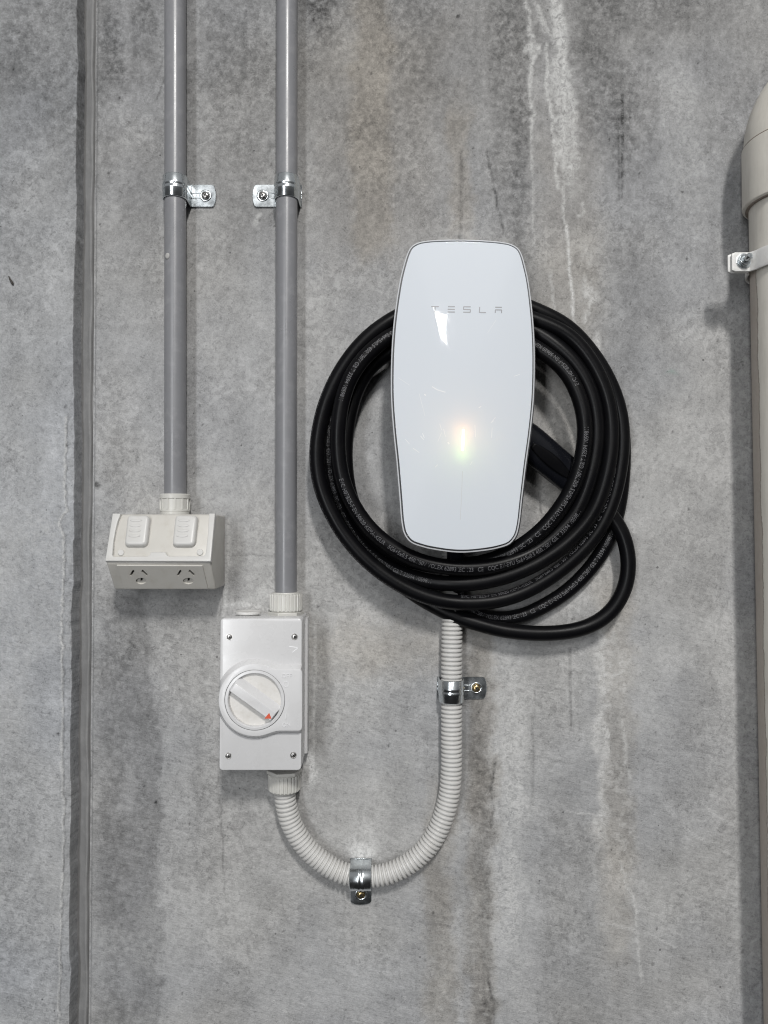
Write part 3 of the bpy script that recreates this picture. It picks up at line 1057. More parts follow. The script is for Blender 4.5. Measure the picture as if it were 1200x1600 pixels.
gland(flex, P(444.5, 1220, DP)[0], DP, P(444, 1207.5, DP)[2], P(444, 1236, DP)[2], -1, 0.0184, collar=0.004)

saddle((P(705.5, 1080, DC)[0], -DC, P(742, 1075, 0.002)[2]), UP, (1, 0, 0), 0.0131, 0.0262, 0.0290, 'zinc saddle clamp on the upright corrugated conduit below the charger', 'brass')
saddle((P(564, 1375, 0.002)[0], -DC, P(566, 1372, DC)[2] + 0.001), (1, 0.0, 0.0), (0, 0, -1), 0.0131, 0.0250, 0.0245, 'zinc saddle clamp at the bottom of the corrugated conduit loop, tab downward', 'brass')

# ------------------------------------------------------------------ double power outlet
SX0, SX1 = P(600 - 398, 800, 0)[0], P(600 - 248.0, 800, 0)[0]
d_top, d_rdg, d_bot = 0.0530, 0.0757, 0.0496
z_top = P(258, 803.5, d_top)[2]; z_rdg = P(250, 880, d_rdg)[2]; z_bot = P(260, 921, d_bot)[2]
out_t = thing('power_outlet', 'cream double power outlet with two rocker switches and sockets underneath', 'power outlet', ((SX0 + SX1) / 2, 0, z_bot))
prf = [(0.0005, z_top - 0.001), (d_top, z_top), (d_top + 0.0075, z_top - (z_top - z_rdg) * .30), (d_top + 0.0155, z_top - (z_top - z_rdg) * .64), (d_rdg, z_rdg), (d_bot, z_bot), (0.0005, z_bot + 0.0005)]
V = [(x, -d, z) for x in (SX0, SX1) for d, z in prf]
k = len(prf)
F = [tuple(range(k)), tuple(range(2 * k - 1, k - 1, -1))] + [(i, (i + 1) % k, (i + 1) % k + k, i + k) for i in range(k)]
housing = obj('housing', V, F, M['outlet'], out_t, bevel=0.0022, seg=3)
pu = Plane((0.5 * (SX0 + SX1), -d_top, z_top), (1, 0, 0), (0, -(d_rdg - d_top), z_rdg - z_top))     # sloping switch face
pd = Plane((0.5 * (SX0 + SX1), -d_rdg, z_rdg), (1, 0, 0), (0, d_rdg - d_bot, z_bot - z_rdg))        # socket face underneath
LEN = np.linalg.norm([d_rdg - d_top, z_rdg - z_top]); SAG = 0.0030


def bulge(V):
    """the switch face is slightly crowned"""
    V = np.asarray(V)
    s = np.clip(((V - pu.p0) @ pu.v) / LEN, 0, 1)
    return V


rim = [(177.5, 804.5), (166.2, 878.5), (330.4, 879.2), (337.4, 804.5), (327.5, 804.5), (326, 835), (322.5, 866), (319.5, 870.5), (266, 871), (262.5, 869), (260, 864.5), (238, 864.5), (235, 869), (231, 871), (179.5, 871.5), (177.5, 869), (179, 850), (182, 832), (186, 816), (190.5, 804.5)]
uv = pu.trace(rim)
V, F = pu.solid(uv, [(0, -0.0015), (0, 0.0034), (-0.0007, 0.0042)])
obj('cover_frame', V, F, M['outlet_rim'], out_t, bevel=0.0004, seg=2)
for cx in (0.0, 74.3):
    body = round_poly(pu.trace([(202 + cx, 808), (236 + cx, 808.5), (231 + cx, 855), (197 + cx, 855)]), 0.0052, 6)
    lowr = body.copy()
    V, F = pu.solid(body, [(0.0006, -0.001), (0.0006, 0.0026), (0.0, 0.0050), (-0.0012, 0.0066), (-0.0030, 0.0072)])
    sw = obj('switch', V, F, M['outlet_rim'], out_t, True, 50)
    for k in range(4):
        yy = 817 + k * 8.0
        cxm = 215.5 + cx - k * 0.9
        el = pu.trace([(cxm + 9.5 * math.cos(a), yy + 2.6 * math.sin(a)) for a in np.linspace(0, 2 * math.pi, 16, endpoint=False)])
        V, F = pu.solid(el, [(0, 0.0068), (-0.0002, 0.0075), (-0.0009, 0.0078)])
        obj('grip', V, F, M['outlet_rim'], sw, True, 60)
for cx, cy in ((189.5, 864), (312.8, 863.5)):
    el = pu.trace(circ(cx, cy, 4.9, 24))
    V, F = pu.solid(el, [(0, -0.001), (0, 0.0014), (-0.0004, 0.0019)])
    obj('screw_cap', V, F, M['outlet_rim'], out_t, True, 40)
    el = pu.trace(circ(cx, cy, 5.9, 24))
    V, F = pu.solid(el, [(0, -0.001), (0, 0.0005)])
    obj('cap_recess', V, F, M['outlet'], out_t, True, 40)
# socket faces
pan = pd.trace([(183, 882.5), (316.5, 883), (325, 919), (194, 919)])
V, F = pd.solid(pan, [(0, -0.006), (0, 0.0008), (-0.0005, 0.0012)])
panel = obj('socket_panel', V, F, M['outlet'], out_t)


def bar_px(a, b, w):
    a = np.array(a, float); b = np.array(b, float)
    t = (b - a) / np.linalg.norm(b - a); n_ = np.array([-t[1], t[0]])
    return [a + n_ * w, b + n_ * w, b - n_ * w, a - n_ * w]


cutters = []
holes = []
for cx in (0, 73.6):
    for a, b in (((209.6 + cx, 890.0), (204.2 + cx, 898.2)), ((222.0 + cx, 890.2), (230.8 + cx, 897.8))):
        cutters.append(pd.solid(pd.trace(bar_px(a, b, 1.75)), [(0, -0.004), (0, 0.01)]))
    cutters.append(pd.solid(pd.trace([(221 + cx + 8.3 * math.cos(t), 906.6 + 5.0 * math.sin(t)) for t in np.linspace(0, 2 * math.pi, 28, endpoint=False)]), [(0, -0.0006), (0, 0.01)]))
    cutters.append(pd.solid(pd.trace(bar_px((221 + cx, 903.5), (221 + cx, 909.3), 1.7)), [(0, -0.005), (0, 0.01)]))
cut(panel, cutters)
cut(housing, [pd.solid(offset_poly(pan, -0.0004), [(0, -0.0056), (0, 0.02)])])
housing.data.shade_smooth(); housing.data.set_sharp_from_angle(angle=math.radians(50))
for cx in (0, 73.6):
    for a, b in (((209.6 + cx, 890.0), (204.2 + cx, 898.2)), ((222.0 + cx, 890.2), (230.8 + cx, 897.8)), ((221 + cx, 903.5), (221 + cx, 909.3))):
        V, F = pd.solid(pd.trace(bar_px(a, b, 1.85)), [(0, -0.0052), (0, -0.0030)])
        obj('pin_slot', V, F, M['black_hole'], panel)

# ------------------------------------------------------------------ rotary isolator
DI = 0.0700
ip = wall_plane(DI)
lid_px = [(344.0, 966), (472.0, 966), (470.6, 1204), (342.2, 1204)]
lid = round_poly(ip.trace(lid_px), 0.0048, 7)
zi = lid[:, 1].min()
iso = thing('isolator_switch', 'pale grey rotary isolator switch box with red arrow dial', 'isolator switch', (lid[:, 0].mean(), 0, zi))
V, F = ip.solid(lid, [(0, -0.0215), (0, -0.0016), (-0.0005, -0.0005), (-0.0016, 0.0)])
lido = obj('lid', V, F, M['iso'], iso, True, 35)
V, F = ip.solid(lid, [(-0.0016, -DI + 0.0003), (-0.0009, -0.0225), (-0.0022, -0.0224), (-0.0022, -0.0190)])
obj('base_box', V, F, M['iso'], iso, True, 35)
fl = round_poly(np.array([[lid[:, 0].max() - 0.004, zi + 0.004], [lid[:, 0].max() + 0.0012, zi + 0.004], [lid[:, 0].max() + 0.0012, lid[:, 1].max() - 0.006], [lid[:, 0].max() - 0.004, lid[:, 1].max() - 0.006]]), 0.001, 3)
V, F = wall_plane(0.0).solid(fl, [(0, 0.0004), (0, 0.020)])
obj('side_rib', V, F, M['iso'], iso, True, 35)
# raised dial surround
HP = 0.0078
rp = wall_plane(DI + HP)
cxy = (398.0, 1094.0); RR = 56.0
a_top = math.atan2(1041.5 - cxy[1], 419 - cxy[0]); a_bot = math.atan2(1146.5 - cxy[1], 419.5 - cxy[0])
arc = circ(*cxy, RR, 60, a_bot, a_top + 2 * math.pi, True)
rest = np.vstack([[(424.5, 1044.6), (430, 1046.2), (436, 1046.4)], round_poly([(440, 1046.4), (471.2, 1046.4), (471.2, 1141.5), (440, 1141.5)], [0, 6, 6, 0], 6), [(436, 1141.6), (430, 1142.4), (424.5, 1144.2)]])
sur = rp.trace(np.vstack([arc, rest]))
lim = lid[:, 0].min() + 0.0003; limr = lid[:, 0].max() - 0.0003


def clampx(uv):
    uv = uv.copy(); uv[:, 0] = np.clip(uv[:, 0], lim, limr + 0.0003); return uv


rings = [rp.at(clampx(offset_poly(sur, 0.0052)), -HP - 0.001), rp.at(clampx(offset_poly(sur, 0.0048)), -HP + 0.0003), rp.at(offset_poly(sur, 0.0007), -0.0010), rp.at(offset_poly(sur, 0.0002), -0.0003), rp.at(offset_poly(sur, -0.0008), 0.0)]
V, F = loft(rings)
surround = obj('dial_surround', V, F, M['iso'], iso, True, 32)
kc = P(*cxy, DI + HP)
ctr = np.array(kc)
S_ = 0.76923e-3 * (1 - (DI + HP) / DIST)
OUT = np.array([0, -1.0, 0])
cut(surround, [lathe(ctr, OUT, [(47.2 * S_, -0.007), (47.2 * S_, 0.01)], 72)])
surround.data.shade_smooth(); surround.data.set_sharp_from_angle(angle=math.radians(32))
# dial: ring, dish and bar handle
V, F = lathe(ctr, OUT, [(46.6 * S_, -0.0065), (46.6 * S_, -0.0004), (46.0 * S_, 0.0002), (42.4 * S_, 0.0005), (41.2 * S_, -0.0003), (40.6 * S_, -0.0036), (40.4 * S_, -0.0058)], 80)
dial = obj('dial', V, F[:-2], M['iso'], iso, True, 38)
V, F = lathe(ctr, OUT, [(40.8 * S_, -0.0040), (39.0 * S_, -0.0058), (36 * S_, -0.0066), (31 * S_, -0.0060), (5 * S_, -0.0058)], 64)
obj('dish', V, F, M['dish'], dial, True, 50)
rp2 = wall_plane(DI + HP)
dirv = np.array([0.809, 0.588]); nrmv = np.array([0.588, -0.809])     # along the bar, and towards the upper right (photo axes)
c0 = np.array([395.6, 1094.6])


def q4(l0, l1, n0, n1, h):
    uv = rp2.trace([c0 + dirv * l0 + nrmv * n0, c0 + dirv * l1 + nrmv * n0, c0 + dirv * l1 + nrmv * n1, c0 + dirv * l0 + nrmv * n1])
    return rp2.at(uv, h)


V, F = loft([q4(-43, 43, -9.5, 20, -0.0062), q4(-41.5, 41.5, -9.0, 13.5, -0.0010), q4(-38, 40, -7.8, 6.6, 0.0046)])
hd = obj('handle_bar', V, F, M['iso'], dial, bevel=0.0006, seg=3)
tri = rp2.trace([(421.6, 1112.2), (414.2, 1121.0), (425.2, 1121.2)])
V, F = rp2.solid(tri, [(0, 0.0045), (0, 0.0049)])
obj('red_arrow', V, F, M['red'], dial)
# embossed lettering
for s, px, py, hpx in (('OFF', 439.5, 1059.0, 6.6), ('ON', 440.5, 1135.5, 6.2), ('I', 445.4, 1123.5, 8.0)):
    V, F = text_mesh(s, hpx / 0.7 * S_, 0.0006, 3)
    p = P(px, py, DI + HP)
    W_ = np.array([[p[0] + v[0], p[1] - v[2], p[2] + v[1]] for v in V])
    obj('embossed_text', W_, F, M['emboss'], surround)
V = []; F = []
oc = P(447.0, 1069, DI + HP)
V, F = lathe(oc, OUT, [(4.6 * S_, -0.0002), (4.5 * S_, 0.0004), (3.5 * S_, 0.0004), (3.4 * S_, -0.0002)], 32)
obj('embossed_ring', V, F[:-2], M['emboss'], surround)
for sx, sy in ((358.5, 995.5), (460.3, 995), (356.8, 1181), (458.4, 1180)):
    sc = P(sx, sy, DI)
    V, F = lathe(sc, OUT, [(5.3 * S_, -0.0012), (5.3 * S_, 0.0003), (4.4 * S_, 0.0003), (4.0 * S_, 0.0000), (3.2 * S_, 0.0006), (1.2 * S_, 0.0009)], 28)
    sw = obj('lid_screw', V, F, M['screw'], iso, True, 30)
    cr = []
    for ang in (0.9 + sx * 0.01, 0.9 + sx * 0.01 + math.pi / 2):
        u = np.array([math.cos(ang), 0, math.sin(ang)]); v = np.array([-u[2], 0, u[0]])
        V = [sc + u * a * 2.4 * S_ + v * e_ * 0.55 * S_ + OUT * h for a in (-1, 1) for h in (0.0002, 0.00105) for e_ in (-1, 1)]
        cr.append((V, [(0, 1, 3, 2), (4, 6, 7, 5), (0, 2, 6, 4), (1, 5, 7, 3), (2, 3, 7, 6), (0, 4, 5, 1)]))
    V, F = join(cr)
    obj('cross_recess', V, F, M['black_hole'], sw)
# small moulded scuff on the lid
for a, b in (((452, 1010), (466, 1012)), ((466, 1012), (457, 1019))):
    V, F = ip.solid(ip.trace(bar_px(a, b, 0.55)), [(0, -0.0002), (0, 0.0001)])
    obj('scuff', V, F, M['scuff'], lido)
# blanking plug on the top
pz = lid[:, 1].max()
pc = np.array([P(388, 962, 0.035)[0], -0.035, pz - 0.001])
V, F = lathe(pc, UP, [(0.0115, 0), (0.0115, 0.002), (0.0146, 0.0022), (0.0149, 0.0034), (0.0146, 0.0050), (0.0135, 0.0054), (0.0122, 0.0052), (0.0110, 0.0044), (0.004, 0.0044)], 48)
obj('blanking_plug', V, F, M['bracket'], iso, True, 40)

# ------------------------------------------------------------------ wall charger
DF = 0.0850
KF = 0.76923e-3 * (1 - DF / DIST)
half = [(0, 0), (30, .6), (58, 2.6), (74, 6), (85, 13), (91, 24), (96, 41), (101, 62), (107, 102), (111.6, 150), (113.3, 200), (112.3, 254), (108, 304), (102, 354), (96.3, 410), (92.3, 449), (88, 466), (78, 479), (60, 486), (38, 490.5), (0, 494)]
pts = half + [(-x, v) for x, v in half[-2:0:-1]]
CH = 248.0
loc = np.array([[x * KF, (CH - v) * KF] for x, v in pts])
o2 = catmull(np.c_[loc, np.zeros(len(loc))], 8, True)[:, :2]
s = np.concatenate([[0], np.cumsum(np.linalg.norm(np.diff(np.vstack([o2, o2[:1]]), axis=0), axis=1))])
qq = np.linspace(0, s[-1], 240, endpoint=False)
o2 = np.stack([np.interp(qq, s, np.append(o2[:, k], o2[0, k])) for k in range(2)], 1)
cc = P(722.8, 618.5, DF)
TILT = math.radians(1.04)
ct, st = math.cos(TILT), math.sin(TILT)


def ch(uv, d):
    uv = np.asarray(uv)
    x = uv[:, 0] * ct + uv[:, 1] * st; z = -uv[:, 0] * st + uv[:, 1] * ct
    return np.stack([cc[0] + x, np.full(len(uv), -1.0) * d, cc[2] + z], 1)


zbot = ch(o2, 0)[:, 2].min()
chg = thing('wall_charger', 'glossy white wall charger with tall rounded face and lit status line', 'charger', (cc[0], 0, zbot))
BUL = 0.0045
face_o = offset_poly(o2, -0.0031)
ang = np.arctan2(face_o[:, 1], face_o[:, 0]); order = np.argsort(ang)
ang_s = ang[order]; rad_s = np.linalg.norm(face_o, axis=1)[order]
ang_e = np.concatenate([ang_s - 2 * math.pi, ang_s, ang_s + 2 * math.pi]); rad_e = np.tile(rad_s, 3)


def face_d(u, v):
    a = np.arctan2(v, u); r = np.hypot(u, v)
    s_ = r / np.interp(a, ang_e, rad_e)
    return DF + 0.0004 + BUL * (1 - np.clip(s_, 0, 1) ** 2)


rings = [ch(face_o, DF - 0.0060), ch(offset_poly(face_o, -0.0000), DF - 0.0012), ch(offset_poly(face_o, -0.00025), DF - 0.0003)]
for s_ in [0.9985, 0.996, 0.992, 0.985, 0.975, 0.95, 0.91, 0.86, 0.80, 0.73, 0.65, 0.56, 0.47, 0.38, 0.29, 0.2, 0.12, 0.05]:
    uv = face_o * s_
    rr = ch(uv, 0); rr[:, 1] = -(DF + 0.0004 + BUL * (1 - s_ ** 2)); rings.append(rr)
V, F = loft(rings, cap0=False)
obj('face', V, F, M['face'], chg, True)
V, F = loft([ch(offset_poly(o2, -0.003), 0.0700), ch(o2, 0.0702), ch(o2, DF - 0.0026), ch(offset_poly(o2, -0.0003), DF - 0.0018), ch(offset_poly(o2, -0.0014), DF - 0.0014), ch(offset_poly(o2, -0.0017), DF - 0.0022), ch(offset_poly(o2, -0.0018), DF - 0.0060)], cap1=False)
obj('rim_shell', V, F, M['shell'], chg, True, 40)
V, F = loft([ch(offset_poly(o2, -0.0016), DF - 0.0060), ch(offset_poly(o2, -0.0016), DF - 0.0026), ch(offset_poly(o2, -0.0033), DF - 0.0026), ch(offset_poly(o2, -0.0033), DF - 0.0060)], False, False)
obj('gasket', V, F, M['darkbody'], chg)
sh = np.array([0.0036, -0.0010])
V, F = loft([ch(offset_poly(o2, -0.010) + sh, 0.0590), ch(offset_poly(o2, -0.0010) + sh, 0.0600), ch(o2 + sh, 0.0635), ch(offset_poly(o2, -0.0004) + sh, 0.0699), ch(offset_poly(o2, -0.006) + sh, 0.0699)])
obj('back_cover', V, F, M['darkbody'], chg, True, 40)
nk = round_poly([(-60 * KF, (CH - 205) * KF), (60 * KF, (CH - 205) * KF), (70 * KF, (CH - 430) * KF), (50 * KF, (CH - 462) * KF), (-50 * KF, (CH - 462) * KF), (-70 * KF, (CH - 430) * KF)], 0.012, 6)
V, F = loft([ch(nk, 0.0004), ch(nk, 0.0600)])
obj('neck', V, F, M['darkbody'], chg, True, 40)


def f_px(px, py):
    """photo pixel -> local (u, v) on the face and its point"""
    d = DF + 0.003
    for _ in range(4):
        p = P(px, py, d)
        x, z = p[0] - cc[0], p[2] - cc[2]
        u = x * ct - z * st; v = x * st + z * ct
        d = float(face_d(np.array([u]), np.array([v]))[0])
    return u, v, d


def face_stroke(pts, w, lift=0.00012, nsub=8, thick=0.00012):
    """thin printed stroke laid on the crowned face; pts in photo pixels"""
    V = []; F = []
    pts = np.asarray(pts, float)
    L = []
    for a, b in zip(pts[:-1], pts[1:]):
        for k in range(nsub):
            L.append(a + (b - a) * k / nsub)
    L.append(pts[-1]); L = np.array(L)
    T = np.gradient(L, axis=0); T /= np.linalg.norm(T, axis=1)[:, None]
    Nn = np.stack([-T[:, 1], T[:, 0]], 1)
    ww = np.broadcast_to(np.asarray(w, float), (len(L),))
    for i in range(len(L)):
        for sgn in (-1, 1):
            q_ = L[i] + Nn[i] * sgn * ww[i] * 0.5
            u, v, d = f_px(*q_)
            V.append(ch(np.array([[u, v]]), d + lift + thick)[0])
    for i in range(len(L) - 1):
        F.append((2 * i, 2 * i + 1, 2 * i + 3, 2 * i + 2))
    return V, F


def lx(x, y):       # logo coordinates taken from an enlarged view of the photo
    return (600 + x / 4.615, 360 + y / 4.615)


letters = [
    [[(341, 549.5), (395, 550.5)], [(368, 554), (367, 592)]],
    [[(461, 549), (511, 550)], [(459, 569), (511, 570)], [(458, 588), (511, 589)]],
    [[(625, 551), (574, 550.5), (573, 570), (622, 571), (622, 590.5), (571, 590)]],
    [[(690, 552), (687, 592), (735, 593)]],
    [[(802, 554), (850, 555)], [(802, 595), (803, 573), (848, 574), (847, 597)]],
]
for let in letters:
    V, F = join([face_stroke([lx(*p) for p in st_], 1.55, nsub=5) for st_ in let])
    obj('logo_letter', V, F, M['logo'], chg)
V, F = face_stroke([(724, 671), (723.4, 690), (723.0, 704)], [1.9] * 4 + [3.2] * 9 + [2.6] * 4, nsub=8)
lb = obj('status_light', V, F, M['led'], chg)
V, F = face_stroke([(722.6, 736), (721, 780), (719.0, 812)], 0.85, nsub=6)
obj('light_strip', V, F, M['led_off'], chg)
# scratches, their bright glints painted as pale strips
rs = np.random.RandomState(4)
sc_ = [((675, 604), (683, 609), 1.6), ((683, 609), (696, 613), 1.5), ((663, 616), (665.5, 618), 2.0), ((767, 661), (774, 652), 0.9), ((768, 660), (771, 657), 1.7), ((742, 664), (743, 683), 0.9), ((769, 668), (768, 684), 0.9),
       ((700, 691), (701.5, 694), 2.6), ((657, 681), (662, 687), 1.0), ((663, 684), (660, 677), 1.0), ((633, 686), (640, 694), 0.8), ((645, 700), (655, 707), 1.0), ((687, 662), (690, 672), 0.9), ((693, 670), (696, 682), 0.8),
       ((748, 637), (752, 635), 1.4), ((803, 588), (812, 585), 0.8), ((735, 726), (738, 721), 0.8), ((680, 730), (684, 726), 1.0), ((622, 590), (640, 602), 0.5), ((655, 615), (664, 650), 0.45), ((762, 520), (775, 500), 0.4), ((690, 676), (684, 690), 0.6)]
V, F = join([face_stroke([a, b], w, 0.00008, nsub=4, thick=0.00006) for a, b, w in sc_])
o = obj('scuff_glints', V, F, M['scuff'], chg)
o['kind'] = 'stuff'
# the light source behind the face plate
for (px, py, colr, pw, dep) in ((723, 673, (1.0, 0.42, 0.12), 0.022, 0.0105), (723.4, 689, (1.0, 0.76, 0.22), 0.009, 0.010), (722, 708, (0.50, 1.0, 0.14), 0.0105, 0.0085), (722, 690, (1, 0.95, .85), 0.010, 0.0165)):
    u, v, d = f_px(px, py)
    ld = bpy.data.lights.new('status_led', 'POINT'); ld.energy = pw; ld.color = colr; ld.shadow_soft_size = 0.0015
    lo = bpy.data.objects.new('status_led', ld); COL.objects.link(lo)
    lo.location = tuple(ch(np.array([[u, v]]), d - dep)[0])

# ------------------------------------------------------------------ charging cable
RC = 0.0089
pathpx = [
    (712, 846, .046), (712, 872, .038), (713, 905, .024), (724, 945, .013), (750, 963, .0105), (782, 967.5, .010),
    (815, 963, .010), (850, 947, .010), (885, 925, .010), (920, 891, .010), (941, 862, .010), (955, 835, .0098), (967, 790, .0098), (973.5, 730, .010), (973, 680, .011), (962, 630, .011), (940, 580, .011), (905, 535, .011), (860, 500, .011),
    (800, 478, .014), (730, 468, .022), (670, 474, .034),
    (618, 496, .042), (572, 529, .042), (534, 577, .042), (509, 630, .042), (497, 682, .042), (495, 718, .042), (501, 760, .042), (519, 804, .042), (544, 844, .042), (581, 883, .042), (625, 914, .042), (662, 931, .042),
    (700, 940.5, .041), (740, 942, .040), (780, 938, .039), (817, 926, .038), (867, 897, .037), (911, 859, .037), (937, 827, .037), (959, 776, .036), (970, 722, .034), (972.5, 677, .033), (966, 633, .033), (948, 588, .033), (920, 545, .033), (885, 509, .034), (845, 488, .036),
    (790, 468, .036), (730, 462, .033), (670, 478, .029),
    (618, 508, .027), (580, 536, .026), (545, 581, .025), (523, 630, .025), (514, 680, .025), (513, 716, .025), (519, 760, .026), (536, 808, .027), (561, 847, .029), (602, 884, .032), (650, 904, .037), (700, 912, .044),
    (740, 911.5, .047), (780, 904, .049), (815, 892, .050), (852, 873, .050), (895, 840, .049), (929, 796, .048), (949.5, 733, .047), (955.5, 677, .046), (949, 622, .046), (928, 572, .046), (890, 525, .045), (845, 503, .044),
    (790, 486, .043), (730, 482, .041), (670, 500, .037),
    (618, 545, .033), (585, 566, .031), (559, 604, .031), (545, 650, .031), (539, 704, .031), (542, 750, .032), (553, 795, .033), (581, 836, .034), (620, 867, .035), (670, 883, .036), (720, 884, .038), (770, 875, .045),
    (812, 855, .053), (848, 827, .058), (875, 795, .060), (898, 755, .060), (910.5, 712, .060), (914.5, 672, .060), (911, 640, .059), (901, 610, .058), (882, 577, .055), (845, 548, .052),
    (800, 524, .050), (730, 507, .050), (670, 508, .050),
    (616, 521, .052), (590, 539, .054), (565, 563, .056), (546, 592, .057), (533, 632, .058), (528, 675, .058), (529, 716, .058), (537, 757, .058), (556, 797, .058), (582, 831, .058), (612, 855, .058), (645, 873, .058), (680, 883.5, .058), (720, 888, .057), (760, 886.5, .056), (798, 878, .054),
    (839, 860, .051), (874, 831, .049), (902, 797, .048), (923, 742, .048), (933, 677, .047), (926, 620, .047), (902, 572, .046), (870, 540, .044), (838, 519, .040),
    (790, 500, .030), (730, 490, .020), (670, 492, .013),
    (618, 510, .0105), (574, 540, .010), (537, 588, .0098), (515, 634, .0098), (504, 682, .0098), (503, 716, .0098), (509, 758, .0098), (526, 802, .0098), (551, 842, .0098), (588, 879, .010), (632, 918, .012), (680, 948, .018),
    (719, 966, .022), (752, 976, .024), (782, 984, .025), (816, 988.5, .026), (867, 989.5, .026), (918, 980, .026), (954, 957, .026), (975.5, 922, .026), (982.5, 882, .026), (976, 842, .025), (961, 812, .024), (941, 789, .023), (918, 768, .024)]
raw = [P(*q) for q in pathpx]
path = catmull(raw, 10)
path, arc_len = resample(path, 0.0025)
path = smooth_path(path, 40)
path, arc_len = resample(path, 0.0025)
cab = thing('charging_cable', 'thick black charging cable coiled in loops around the wall charger', 'cable', P(720, 950, 0))
fr = frames(path)
V, F = tube(path, RC, 22, fr=fr)
obj('sheath', V, F, M['cable'], cab, True)
# strain relief under the charger
V, F = tube(path[:14], RC * 1.0 + np.linspace(0.0016, 0.0012, 14), 24)
obj('strain_relief', V, F, M['handle'], cab, True, 50)

LEGEND = 'EVC H07BZ5-F EN 50620 KEMA-KEUR   5G6+5x0.5 450/750V VOLEX 62893 IEC 123   CE   CQC EV-EYU 5x6+5x0.5 450/750V GB/T 33594 V059811'
proj_cache = None


def nearest_s(px, py, dlo, dhi):
    """arc length of the cable point that the photo shows at (px, py), among runs at that depth"""
    d = -path[:, 1]
    q_ = path - _cp
    zf = q_ @ _fw
    X_ = 600 + FPX * q_[:, 0] / zf; Y_ = 800 - FPX * (q_ @ _up) / zf
    dist = np.hypot(X_ - px, Y_ - py) + np.where((d >= dlo) & (d <= dhi), 0, 1e6)
    return arc_len[int(np.argmin(dist))]


TV, TF = text_mesh(LEGEND, 0.0068, 0.0, 3, 1.0)
TWID = TV[:, 0].max()


def cable_print(s_end, turn, length=0.335, part=(0.0, 1.0)):
    """wrap the maker's legend round the sheath, ending at arc length s_end, turned by `turn` radians about the cable"""
    k = length / TWID
    sx = s_end - length + TV[:, 0] * k
    keep = np.ones(len(TV), bool)
    ang_ = turn + (TV[:, 1] - 0.0024) / RC
    s_idx = np.interp(sx, arc_len, np.arange(len(arc_len)))
    cen = np.stack([np.interp(sx, arc_len, path[:, j]) for j in range(3)], 1)
    Nn = np.stack([np.interp(sx, arc_len, fr[1][:, j]) for j in range(3)], 1)
    Sn = np.stack([np.interp(sx, arc_len, fr[2][:, j]) for j in range(3)], 1)
    V = cen + (RC + 0.00012) * (np.cos(ang_)[:, None] * Nn - np.sin(ang_)[:, None] * Sn)
    fx = TV[:, 0] / TWID
    F = [f for f in TF if part[0] <= fx[f[0]] <= part[1]]
    o = obj('cable_print', V, F, M['print'], cab)
    return o


SGN = 1.0
for px, py, lo, hi, turn, part in ((902, 799, .046, .056, -0.15, (0, 1)), (916, 668, .0585, .062, 0.05, (0, 1)), (676, 912, .036, .048, 0.1, (0, 1)), (533, 628, .0565, .0595, -0.1, (0, 1)),
                                   (957, 835, .008, .012, 0.25, (0, 1)), (700, 941, .039, .043, -1.15, (0, 1)), (968, 640, .030, .0345, 1.0, (0, 1))):
    cable_print(nearest_s(px, py, lo, hi), turn, part=part)

# connector handle parked behind the loops
hp = catmull([P(796, 672, .038), P(822, 688, .037), P(848, 709, .035), P(872, 729, .032), P(896, 750, .029), P(918, 768, .026), P(936, 784, .0238)], 8)
n = len(hp)
tt = np.linspace(0, 1, n)
rh = np.interp(tt, [0, .2, .55, .75, .9, 1], [0.0212, 0.0208, 0.0200, 0.0180, 0.0130, 0.0098])
flt = np.interp(tt, [0, .6, 1], [0.82, 0.72, 0.9])
V, F = tube(hp, rh, 32, flt)
hd = obj('connector_handle', V, F, M['handle'], cab, True, 50)
hT, hN, hS = frames(hp)
gp = []
i0, i1 = int(n * .22), int(n * .62)
V = []; F = []
for i in range(i0, i1):
    w = 0.36 * math.sin(math.pi * (i - i0 + 0.6) / (i1 - i0 + 0.2)) ** 0.5
    for a in np.linspace(-w, w, 7) + 0.15:
        V.append(hp[i] + (rh[i] + 0.0007) * (math.sin(a) * hS[i] + flt[i] * math.cos(a) * hN[i]) + 0.0004 * hN[i])
for i in range(i1 - i0 - 1):
    for j in range(6):
        F.append((i * 7 + j, i * 7 + j + 1, (i + 1) * 7 + j + 1, (i + 1) * 7 + j))
g = obj('grip_panel', V, F, M['cable'], hd, True)
mm = g.modifiers.new('plate', 'SOLIDIFY'); mm.thickness = 0.0012; mm.offset = -1

# ------------------------------------------------------------------ drain pipe at the edge of the frame
RP = 0.0550; DD = 0.0640
ex = P(1175, 360, DD)[0]; ex2 = P(1186, 1600, DD)[0]
zA = P(1171, 318, DD)[2]; zB = -1.35
top_x = ex + RP
lean = 0.0
dr = thing('drain_pipe', 'weathered cream drain pipe with elbow at the edge of the wall', 'pipe', (top_x, 0, -0.62))
V, F = tube(np.array([[top_x + 0.002 + 0.009 * (zA - z) / 0.95, -DD, z] for z in np.linspace(zB, zA + 0.01, 60)]), RP, 64)
V = np.asarray(V)
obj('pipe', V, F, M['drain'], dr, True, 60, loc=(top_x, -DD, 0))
z2 = P(1166, 224, DD)[2]
V, F = lathe((top_x, -DD, zA), UP, [(RP + 0.0002, -0.001), (RP + 0.0030, -0.0006), (RP + 0.0046, 0.0006), (RP + 0.0050, 0.003), (RP + 0.0050, z2 - zA - 0.001), (RP + 0.0040, z2 - zA)], 72)
obj('collar', V, F, M['drain'], dr, True, 40, loc=(top_x, -DD, 0))
RB = 0.062
ep = [np.array([top_x + RB - RB * math.cos(a), -DD, z2 - 0.012 + RB * math.sin(a) + 0.012]) for a in np.linspace(0, math.pi / 2, 24)]
ep = [np.array([top_x, -DD, z2 - 0.004])] + ep + [ep[-1] + np.array([0.25, 0, 0])]
